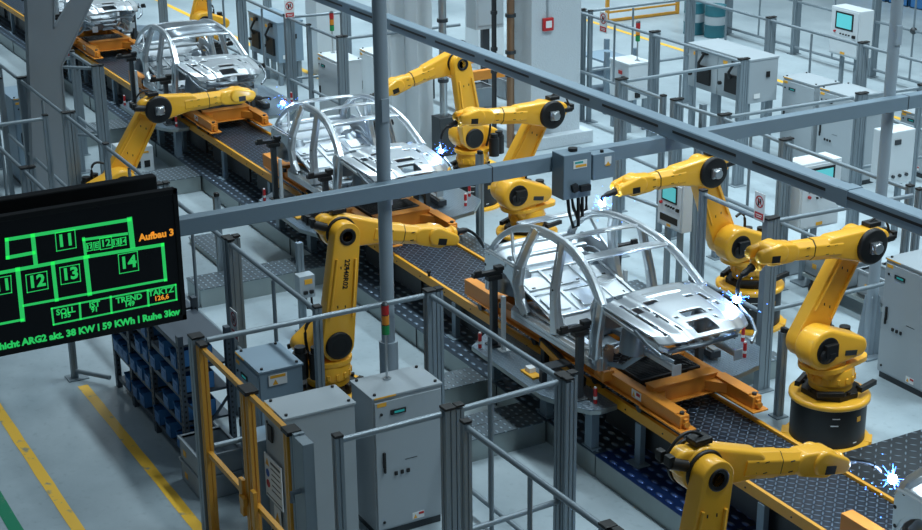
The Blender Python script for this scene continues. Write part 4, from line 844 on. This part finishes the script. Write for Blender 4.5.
def stroke(a, b, w):
    a, b = Vector(a), Vector(b); d = (b-a).normalized(); n = Vector((-d.y, d.x))*w/2; e = d*w/2
    m.prism([tuple(a-e+n), tuple(a-e-n), tuple(b+e-n), tuple(b+e+n)], .0, .0012)
def poly(pts, w, close=False):
    q = spx(pts)
    for i in range(len(q)-1): stroke(q[i], q[i+1], w)
    if close: stroke(q[-1], q[0], w)
w1 = .026
poly([(-8.002, 5.960), (-8.895, 5.964), (-8.903, 5.831), (-8.718, 5.834)], w1)
poly([(-8.002, 5.960), (-7.997, 5.758)], w1*1.5)
poly([(-8.712, 5.961), (-8.712, 5.758)], w1*1.2)
poly([(-8.353, 5.867), (-8.034, 5.857)], w1*.8); poly([(-8.352, 5.875), (-8.349, 5.744)], w1*.8)
poly([(-8.998, 5.728), (-8.335, 5.734), (-7.770, 5.725), (-7.768, 5.447)], w1)
poly([(-7.768, 5.447), (-8.829, 5.451)], w1*.7)
poly([(-8.843, 5.729), (-8.847, 5.347)], w1*1.3); poly([(-8.847, 5.347), (-9.068, 5.346)], w1*.7)
poly([(-8.592, 5.728), (-8.590, 5.450)], w1*1.1); poly([(-8.351, 5.729), (-8.347, 5.449)], w1*1.3)
poly([(-8.633, 5.389), (-7.694, 5.393), (-7.695, 5.273), (-8.631, 5.263)], w1*.5, True)
poly([(-8.427, 5.386), (-8.431, 5.269)], w1*.6); poly([(-8.194, 5.395), (-8.198, 5.269)], w1*.6); poly([(-7.912, 5.388), (-7.914, 5.268)], w1*.6)
for q in ([(-8.552, 5.952), (-8.410, 5.954), (-8.412, 5.817), (-8.554, 5.816)], [(-8.791, 5.678), (-8.640, 5.679), (-8.643, 5.546), (-8.794, 5.544)], [(-8.545, 5.688), (-8.402, 5.689), (-8.404, 5.557), (-8.547, 5.558)],
          [(-8.110, 5.708), (-7.966, 5.709), (-7.967, 5.560), (-8.112, 5.560)], [(-9.016, 5.694), (-8.896, 5.694), (-8.903, 5.566), (-9.023, 5.566)],
          [(-8.236, 5.854), (-8.150, 5.855), (-8.150, 5.770), (-8.236, 5.770)], [(-8.334, 5.833), (-8.297, 5.835), (-8.298, 5.777), (-8.335, 5.776)], [(-8.282, 5.832), (-8.245, 5.833), (-8.246, 5.776), (-8.284, 5.775)], [(-8.141, 5.830), (-8.096, 5.830), (-8.097, 5.776), (-8.142, 5.776)], [(-8.085, 5.831), (-8.043, 5.832), (-8.044, 5.774), (-8.086, 5.774)]):
    poly(q, .006, True)
m.build('layout_diagram', M_GRN, sc)
def TX(p): y, z = p; return Matrix.Translation((-.0088, y-MY, z-MZ)) @ face_px(0, 0, 0)
m = MB()
for s_, p, h in (('11', (-8.483, 5.883), .125), ('12', (-8.719, 5.614), .125), ('13', (-8.475, 5.625), .125), ('14', (-8.041, 5.633), .125), ('11', (-8.960, 5.630), .12),
                 ('12', (-8.195, 5.812), .075), ('17', (-8.316, 5.805), .045), ('E', (-8.264, 5.804), .05), ('13', (-8.119, 5.803), .05), ('14', (-8.065, 5.803), .05),
                 ('SOLL', (-8.534, 5.349), .062), ('135', (-8.538, 5.315), .052), ('IST', (-8.318, 5.357), .062), ('91', (-8.322, 5.318), .052), ('TREND', (-8.057, 5.352), .062), ('149', (-8.057, 5.309), .052), ('TAKTZ', (-7.810, 5.359), .062)):
    text_mesh(m, s_, h, TX(p), .005 if h > .1 else .0022)
text_mesh(m, 'Schicht ARG2 akt. 38 KW | 59 KWh | Ruhe 3kw', .0715, TX((-7.679, 5.172)), .0036, 'RIGHT')
m.build('lettering', M_GRN, sc)
m = MB(); text_mesh(m, 'Aufbau 3', .074, TX((-7.810, 5.806)), .003); text_mesh(m, '126,6', .052, TX((-7.810, 5.311)), .0015); m.build('orange_lettering', M_ORG, sc)
m = MB()
for y in (-.86,): m.bb((-.35, y-.03, .3), (-.29, y+.03, 4.5)); m.bb((-.4, y-.02, .4), (-.05, y+.02, .46))
m.build('hanger', DRK, t)
t2 = thing('status_monitor', 'back of the second black monitor hanging behind the status monitor', 'monitor', None, (5.4, -8.5, 5.05))
m = MB(); m.bb((-.05, -.93, .0), (.05, .9, 1.04)); m.build('housing', BLK, t2, .012); m = MB(); m.bb((.06, -.88, .4), (.12, -.82, 4.5)); m.build('hanger', DRK, t2)
# ---------------------------------------------------------------- boxes on the cross beam, robot posts, bollards
t = thing('junction_box', 'grey junction box hanging on the cross beam, black cables below it', 'junction box', None, (.78, -.78, 3.55))
m = MB(); m.bb((-.16, -.2, 0), (.12, .21, .58)); m.build('body', BEAM, t, .012)
m = MB(); m.cyl((-.02, .02, .58), (-.02, .02, .62), .06, 16); m.build('lamp_dome', BLK, t)
m = MB(); m.M = face_px(.12, 0, 0); m.box((.04, .44, .004), (.2, .1, .006)); m.cur = 1; m.box((.02, .465, .008), (.12, .025, .003)); m.cur = 2; m.box((.05, .42, .008), (.16, .03, .003)); m.build('label', [LBLW, SCRD, LBLY], t)
m = MB(); m.M = face_px(.12, 0, 0); m.box((-.05, .15, .03), (.08, .1, .06), rot=Matrix.Rotation(R(15), 3, 'Z')); m.box((.1, .13, .03), (.15, .08, .06)); m.build('socket', BLK, t, .006)
m = MB()
for y0, y1, d in ((-.06, .02, .42), (.0, .08, .3), (.1, .14, .22)):
    A = Vector((0, y0, 0)); B_ = Vector((.02, y1, -d)); m.tube([A, A.lerp(B_, .5)+Vector((0, -.02, 0)), B_, B_+Vector((.02, .06, .02)), Vector((.03, y1+.06, -.02))], .022, 8)
m.build('cable', CABLE, t)
m = MB(); m.bb((-.165, -.1, .35), (-.16, .1, .48)); m.build('mounting_bracket', DRK, t)
t = thing('junction_box', 'small grey switch box on the cross beam with a warning label', 'junction box', None, (.74, -.31, 3.7))
m = MB(); m.bb((-.12, -.16, 0), (.05, .17, .34)); m.build('body', BEAM, t, .01); m = MB(); m.M = face_px(.05, 0, 0); m.box((.06, .24, .004), (.1, .1, .006)); m.cur = 1; m.prism([(.02, .17), (.1, .17), (.06, .23)], .003, .008); m.build('label', [LBLW, LBLY], t)
m = MB(); m.cyl((-.04, -.16, .22), (-.04, -.2, .22), .04, 12); m.cyl((0, 0, .34), (0, 0, .37), .025, 10); m.build('knob', BLK, t); m = MB(); m.bb((-.125, -.08, .1), (-.12, .08, .3)); m.build('mounting_bracket', DRK, t)
def boxpost(label, x, y, zb, zt, ph, w=.26):
    t = thing('switch_post', label, 'switch post', 'switch boxes on posts', (x, y, 0))
    m = MB(); m.prism(notched(.05), 0, ph); m.box((0, 0, .01), (.2, .2, .02)); m.build('post', ALU, t)
    m = MB(); m.bb((.05, -w/2, zb), (.25, w/2, zt)); m.build('box', CAB, t, .01)
    m = MB(); m.M = face_px(.25, 0, 0); m.box((-.04, zb+.1, .02), (.06, .05, .04)); m.box((.06, zb+.1, .02), (.06, .05, .04)); m.build('switch', BLK, t)
    m = MB(); m.M = face_px(.25, 0, 0); m.box((.02, zt-.1, .004), (.13, .08, .006)); m.build('label', LBLY, t)
    m = MB(); m.tube([(.15, 0, zb), (.18, .02, zb-.2), (.2, .09, zb-.22), (.15, .1, zb)], .02, 8); m.build('cable', CABLE, t)
boxpost('grey switch box on a post beside the near robot arm', -4.8, -2.17, .66, 1.03, 1.5)
boxpost('grey switch box on a post in front of the small white machine', -5.05, 5.75, 1.5, 1.9, 2.6, .3)
def bollard(label, x, y, h, w=.05):
    t = thing('sensor_post', label, 'post', 'aluminium sensor posts', (x, y, 0)); m = MB(); m.prism(notched(w), 0, h); m.box((0, 0, .01), (.2, .2, .02)); m.build('column', ALU, t)
    m = MB(); m.cyl((0, 0, h), (0, 0, h+.06), .045, 12); m.box((.03, 0, h+.04), (.1, .06, .06)); m.build('sensor_head', BLK, t, .005)
bollard('slim sensor post beside the black robot drum', 1.38, 2.3, 1.27)
bollard('sensor post rising behind the cross beam, near the switch box post', -7.42, -2.53, 1.6)
bollard('tall sensor post standing between two robots beyond the line', -6.9, 2.25, 1.75, .055)
bollard('white sensor post beside the forked column', -16.6, -2.2, 1.9, .06)
# ---------------------------------------------------------------- storage rack with blue bins
t = thing('storage_rack', 'slate steel storage rack with perforated uprights, behind the hinge post', 'rack', None, (-2.1, -5.0, 0))
XS = [-2.15, -1.38, -.42, .8]
for i, x in enumerate(XS):
    for y in (-.34, .3):
        m = MB(); m.bb((x-.05, y-.035, 0), (x+.05, y+.035, 1.86 if i > 1 else 1.7)); m.cur = 1
        for k in range(22): m.bb((x+.0505, y-.012, .12+k*.075), (x+.0525, y+.012, .15+k*.075)); m.bb((x-.02, y-.0375, .12+k*.075), (x+.02, y-.0355, .145+k*.075))
        m.build('upright', [RACK, BLK], t)
LV = [.18, .6, 1.0, 1.36]
for i in range(3):
    for z in LV+[1.7]:
        m = MB(); m.bb((XS[i]+.05, -.34, z-.035), (XS[i+1]-.05, .3, z)); 
        m.bb((XS[i]+.05, -.36, z-.05), (XS[i+1]-.05, -.33, z+.02)); m.build('shelf', RACK, t, .003)
m = MB(); m.bar((.8, -.3, .2), (.8, .28, .9), .03, .03); m.bar((.8, .28, .2), (.8, -.3, .9), .03, .03); m.build('brace', RACK, t)
bn = 0
def bin_tree(x, y, z, label, first=[None]):
    if first[0] is None:
        b = thing('storage_bin', '', 'bin', 'blue bins in the slate storage rack')
        m = MB(); w, d, h = .21, .5, .23
        m.bb((-w/2, -d/2, 0), (w/2, d/2, .01)); m.bb((-w/2, -d/2, 0), (-w/2+.012, d/2, h)); m.bb((w/2-.012, -d/2, 0), (w/2, d/2, h)); m.bb((-w/2, d/2-.012, 0), (w/2, d/2, h)); m.bb((-w/2, -d/2, 0), (w/2, -d/2+.012, h*.72)); m.bb((-w/2-.002, -d/2-.01, h-.03), (-w/2+.012, d/2, h)); m.bb((w/2-.012, -d/2-.01, h-.03), (w/2+.002, d/2, h))
        m.build('tub', BIN, b, .004); m = MB(); m.bb((-.06, -d/2-.004, .06), (.06, -d/2, .12)); m.build('label_holder', BIN, b); first[0] = b; r = b
    else: r = copy_tree(first[0])
    r.location = (x, y, z+.026); r['label'] = label
for i in range(3):
    n = 3
    for lv in range(4):
        for k in range(n):
            if (i, lv, k) in ((0, 0, 0), (0, 0, 1), (1, 0, 2), (0, 2, 2), (2, 1, 0), (1, 2, 0), (2, 3, 0), (0, 3, 2)): continue
            x = -2.1+XS[i]+.16+k*(XS[i+1]-XS[i]-.32)/(n-1); bin_tree(x, -5.14, LV[lv], 'blue storage bin, %s on the %s shelf of the %s rack bay' % (['first', 'middle', 'last'][k], ['lowest', 'second', 'third', 'topmost'][lv], ['farthest', 'middle', 'gate-side'][i]))
# crates
def crate(label, x, y, z, dx, dy, h, rz=0, mt=CRATE, grp=None):
    t = thing('plastic_crate', label, 'crate', grp, (x, y, z)); t.rotation_euler.z = rz
    m = MB(); X, Y = dx/2, dy/2; w = .02
    m.bb((-X, -Y, 0), (X, Y, .02)); m.bb((-X, -Y, 0), (X, -Y+w, h)); m.bb((-X, Y-w, 0), (X, Y, h)); m.bb((-X, -Y, 0), (-X+w, Y, h)); m.bb((X-w, -Y, 0), (X, Y, h)); m.build('tub', mt, t, .006)
    m = MB()
    for a, b in (((-X-.02, -Y-.02, h-.04), (X+.02, -Y+w, h)), ((-X-.02, Y-w, h-.04), (X+.02, Y+.02, h)), ((-X-.02, -Y, h-.04), (-X+w, Y, h)), ((X-w, -Y, h-.04), (X+.02, Y, h))): m.bb(a, b)
    m.build('rim', mt, t, .004)
    m = MB(); m.M = face_ny(0, -Y-.002, 0); m.box((-X*.5, h*.4, 0), (.1, .08, .006)); m.build('label', LBLY, t)
crate('grey crate lowest of the stack between the rack and the yellow gate', -.66, -5.25, 0, .72, .56, .32)
crate('grey crate on top of the stack between the rack and the yellow gate', -.66, -5.25, .321, .72, .56, .3)
crate('grey crate on the trolley behind the robot forearm beside the big cabinet', -1.7, 6.15, .355, .95, .75, .42); crate('grey crate on the floor behind the operator panel legs', -3.35, 6.1, 0, .95, .7, .42)
crate('grey crate on the trolley next to the gusseted pole', -.55, 6.2, .355, .9, .7, .42)
t = thing('crate_trolley', 'flat steel trolley carrying the grey crates beside the gusseted pole', 'trolley', None, (-1.05, 6.15, 0))
m = MB(); m.bb((-1.15, -.4, .28), (1.1, .4, .35)); m.build('deck', GALV, t, .01)
for x in (-.95, .95):
    for y in (-.32, .32): m = MB(); m.cyl((x, y-.02, .1), (x, y+.02, .1), .1, 16); m.bb((x-.03, y-.03, .1), (x+.03, y+.03, .28)); m.build('wheel', BLK, t)
crate('distant grey crate under the orange frame', -15.9, 7.3, .0, .6, .6, .5); crate('distant grey crate behind another under the orange frame', -16.4, 8.45, 0, .9, .6, .5)
t = thing('orange_frame', 'orange steel frame lying behind the upright robot, above grey crates', 'frame', None, (-16.3, 7.5, 0))
m = MB(); m.bb((-.9, -.75, .75), (-.75, .75, .98)); m.bb((.75, -.75, .75), (.9, .75, .98)); m.bb((-.9, -.9, .75), (.9, -.75, .98)); m.bb((-.9, .75, .75), (.9, .9, .98)); m.build('ring_beam', ORG, t, .01)
for x in (-.8, .8):
    for y in (-.8, .8): m = MB(); m.bb((x-.05, y-.05, 0), (x+.05, y+.05, .75)); m.build('leg', DRK, t)
# ---------------------------------------------------------------- background plant
def pipe(label, x, y, r, mt, box=False):
    t = thing('riser_pipe', label, 'pipe', 'riser pipes', (x, y, 0)); m = MB(); m.cyl((0, 0, 0), (0, 0, 9), r, 20); m.build('pipe', mt, t)
    m = MB()
    for z in (1.6, 2.1, 2.9, 4.2, 5.5): m.cyl((0, 0, z), (0, 0, z+.07), r*1.4, 20)
    m.build('clamp_ring', DRK, t)
    if box: m = MB(); m.bb((-.2, -.2, 0), (.2, .2, .85)); m.build('foot_box', DRK, t, .01)
pipe('grey riser pipe with dark clamp rings behind the upright robot', -12.6, 4.6, .085, STEEL, True)
pipe('riser pipe on the shaded side of the white pillar', -12.3, 6.1, .085, COPR); pipe('thinner riser pipe beside the white pillar', -12.75, 5.95, .055, DRK)
t = thing('fire_alarm', 'red square fire alarm box on the white pillar', 'alarm', None, (-11.935, 6.798, 2.732))
m = MB(); m.bb((0, -.13, -.14), (.07, .13, .14)); m.build('case', RED, t, .015); m = MB(); m.bb((.07, -.075, -.07), (.076, .075, .08)); m.build('front_plate', LBLW, t, .004); m = MB(); m.bb((.0, -.015, .14), (.03, .015, 4)); m.build('conduit', STEEL, t)
t = thing('wall_box', 'pale switch box low on the white pillar', 'switch box', None, (-11.945, 6.75, .5)); m = MB(); m.bb((0.01, -.2, 0), (.16, .2, .5)); m.build('case', CAB, t, .01); m = MB(); m.bb((.16, -.12, .1), (.17, .0, .22)); m.build('label', LBLY, t)
def locker(label, x, y, dx, dy, z0, z1):
    t = thing('wall_cabinet', label, 'cabinet', None, (x, y, 0)); m = MB(); m.bb((-dx/2, -dy/2, z0), (dx/2, dy/2, z1)); m.build('body', CAB, t, .01)
    m = MB(); m.bb((dx/2, -dy/2+.05, z0+.1), (dx/2+.02, dy/2-.05, z1-.1)); d = m.build('door', CAB, t, .006); m = MB(); m.bb((dx/2+.02, -dy/2+.1, z0+.8), (dx/2+.06, -dy/2+.16, z0+1.1)); m.build('handle', BLK, d)
    m = MB(); m.bb((-.06, -.1, 0), (.06, .1, z0)); m.bb((-.3, -.3, 0), (.3, .3, .04)); m.build('stand', DRK, t)
locker('grey cabinet on a stand beside the thin dark pipe', -17.6, 8.5, .5, .8, 1.5, 3.9); locker('grey cabinet on a stand beside the equipment rack', -18.2, 6.2, .5, .7, 1.7, 4.)
t = thing('equipment_rack', 'dark blue equipment rack with shelves behind the ringed pipe', 'rack', None, (-17.2, 5.9, 0))
for y in (-.45, .45):
    for x in (-.3, .3): m = MB(); m.bb((x-.04, y-.04, 0), (x+.04, y+.04, 4.2)); m.build('upright', DRK, t)
for z in (.6, 1.2, 1.8, 2.3, 2.8, 3.3, 3.8): m = MB(); m.bb((-.3, -.45, z), (.3, .45, z+.06)); m.build('shelf', RACK, t)
for z in (1.26, 2.36, 2.86, 3.36): m = MB(); m.bb((-.2, -.3, z), (.2, .25, z+.22)); m.build('module', DRK, t, .01)
t = thing('blue_stand', 'blue steel stand with cross shelves behind the small white machine', 'stand', None, (-14.2, 9.9, 0))
for x in (-.6, .6):
    for y in (-.4, .4): m = MB(); m.bb((x-.05, y-.05, 0), (x+.05, y+.05, 1.5)); m.build('leg', BEAM, t)
for z in (.35, .8, 1.2): m = MB(); m.bb((-.6, -.4, z), (.6, .4, z+.05)); m.build('shelf', CABB, t)
for i, (px, x, y) in enumerate(((0, -19.96, 16.85), (1, -19.3, 17.1))):
    t = thing('oil_drum', ['teal drum with a pale band, left of its twin at the top', 'teal drum with a pale band, right of its twin at the top'][i], 'drum', 'teal drums', (x, y, 0))
    m = MB(); m.lathe([(.3, 0), (.31, .02), (.3, .05), (.3, .32), (.312, .34), (.3, .36), (.3, .62), (.312, .64), (.3, .66), (.3, .9), (.31, .92), (.28, .92), (.27, .89)], n=32); m.build('shell', DRUMG, t)
    m = MB(); m.lathe([(.302, .37), (.304, .42), (.304, .56), (.302, .61)], n=32); m.build('band', CAB, t)
for i in range(4):
    t = thing('storage_bin', 'dark blue bin in the row at the very top right edge', 'bin', 'blue bins at the top edge', (-22.0+i*.95, 25.2, 0)); m = MB(); m.bb((-.42, -.3, 0), (.42, .3, .03)); m.bb((-.42, -.3, 0), (.42, -.27, .5)); m.bb((-.42, .27, 0), (.42, .3, .5)); m.bb((-.42, -.3, 0), (-.39, .3, .5)); m.bb((.39, -.3, 0), (.42, .3, .5)); m.build('tub', BIN, t)
t = thing('robot_controller', 'small white controller with two dark sockets behind the robot by the monitor', 'controller', None, (-14.7, -1.7, 0))
m = MB(); m.bb((-.3, -.35, .05), (.3, .35, .62)); m.build('body', WHT, t, .012); m = MB(); m.M = face_px(.3, 0, 0); m.box((0, .25, .01), (.12, .14, .02)); m.box((.2, .25, .01), (.12, .14, .02)); m.build('socket', BLK, t); m = MB(); m.M = face_px(.3, 0, 0); m.box((.15, .5, .004), (.2, .04, .004)); m.build('label', LBLY, t)
m = MB(); m.bb((-.25, -.3, 0), (.25, .3, .05)); m.build('foot', DRK, t)
t = thing('terminal_box', 'blue grey terminal with a small screen, between the crates and the cabinets', 'terminal', None, (.855, -5.12, 0))
m = MB(); m.bb((-.19, -.16, 0), (.19, .16, 1.35)); m.build('body', CABB, t, .012); m = MB(); m.M = face_ny(0, -.16, 0); m.box((.04, 1.0, .012), (.2, .36, .024)); m.cur = 1; m.box((.04, 1.1, .026), (.14, .12, .004)); m.build('screen', [BLK, SCRD], t); m = MB(); m.M = face_ny(0, -.16, 0); m.box((-.14, .9, .02), (.04, .16, .03)); m.build('handle', BLK, t)
# ---------------------------------------------------------------- welding arcs
def spark(label, P, s=1.):
    t = thing('welding_arc', label, 'spark', 'welding arcs', P)
    m = MB(); m.ball((0, 0, 0), .042*s, 8); m.build('core', SPK, t)
    m = MB()
    for i in range(26):
        d = Vector((random.gauss(0, 1), random.gauss(0, 1), random.gauss(.1, .8))).normalized(); r = random.uniform(.05, .15)*s; m.bar(d*.03*s, d*r, .0035*s, .0035*s)
    for i in range(22):
        d = Vector((random.gauss(0, 1), random.gauss(0, 1), random.gauss(-.1, .9))).normalized()*random.uniform(.08, .4)*s; m.ball(d, random.uniform(.003, .006)*s, 4)
    m.build('spatter', SPKB, t)
    l = bpy.data.lights.new('arc_light', 'POINT'); l.energy = 15*s; l.color = (.35, .6, 1.); l.shadow_soft_size = .05
    o = bpy.data.objects.new('arc_light', l); COL.objects.link(o); o.location = Vector(P)+Vector((.05, -.05, .09))
spark('blue welding arc on the roof of the front car, under the leaning robot', (-1.600, 1.299, 2.455), 1.3)
spark('blue welding arc at the front corner of the hood of the front car', (2.210, 0.781, 2.329), 1.2)
spark('blue welding arc at the tail of the cut-off car', (6.200, -0.342, 1.912), 1.2)
spark('small blue welding arc at the roof of the second car', (-8.941, -0.620, 2.619), .9)
spark('small blue welding arc at the nose of the second car', (-5.600, 0.778, 2.342), .9)
# ---------------------------------------------------------------- camera
cd = bpy.data.cameras.new('camera'); cam = bpy.data.objects.new('camera', cd); COL.objects.link(cam)
cd.sensor_fit = 'HORIZONTAL'; cd.sensor_width = 36; cd.lens = 62.024; cd.clip_end = 300; cd.clip_start = .1
rx, dn, fw = Vector((.48543, .87422, -.01019)), Vector((.29527, -.17490, -.93927)), Vector((-.82291, .45294, -.34303))
mw = Matrix((rx, -dn, -fw)).transposed().to_4x4(); mw.translation = Vector((16.8, -11.196, 9.6)); cam.matrix_world = mw
S.camera = cam
# ---------------------------------------------------------------- light: hall lamps under the roof, and a dim uniform fill added from all around
w = bpy.data.worlds.new('hall'); S.world = w; w.use_nodes = True
bg = w.node_tree.nodes['Background']; bg.inputs['Color'].default_value = srgb(150, 172, 190); bg.inputs['Strength'].default_value = .15
def lamp(x, y, z, sx, sy, e, col=(.78, .93, 1.)):
    l = bpy.data.lights.new('hall_lamp', 'AREA'); l.shape = 'RECTANGLE'; l.size = sx; l.size_y = sy; l.energy = e; l.color = col; l.spread = R(125)
    o = bpy.data.objects.new('hall_lamp', l); COL.objects.link(o); o.location = (x, y, z)
for x in (-34, -24, -14, -4, 6):
    for y, e in ((-9, 25), (0, 400), (8, 600), (18, 520)):
        lamp(x, y, 13, 5.5, .9, e)
v = S.view_settings; S.display_settings.display_device = 'sRGB'
v.view_transform = 'Standard'; v.look = 'None'; v.exposure = .2; v.gamma = 1.; v.use_curve_mapping = False
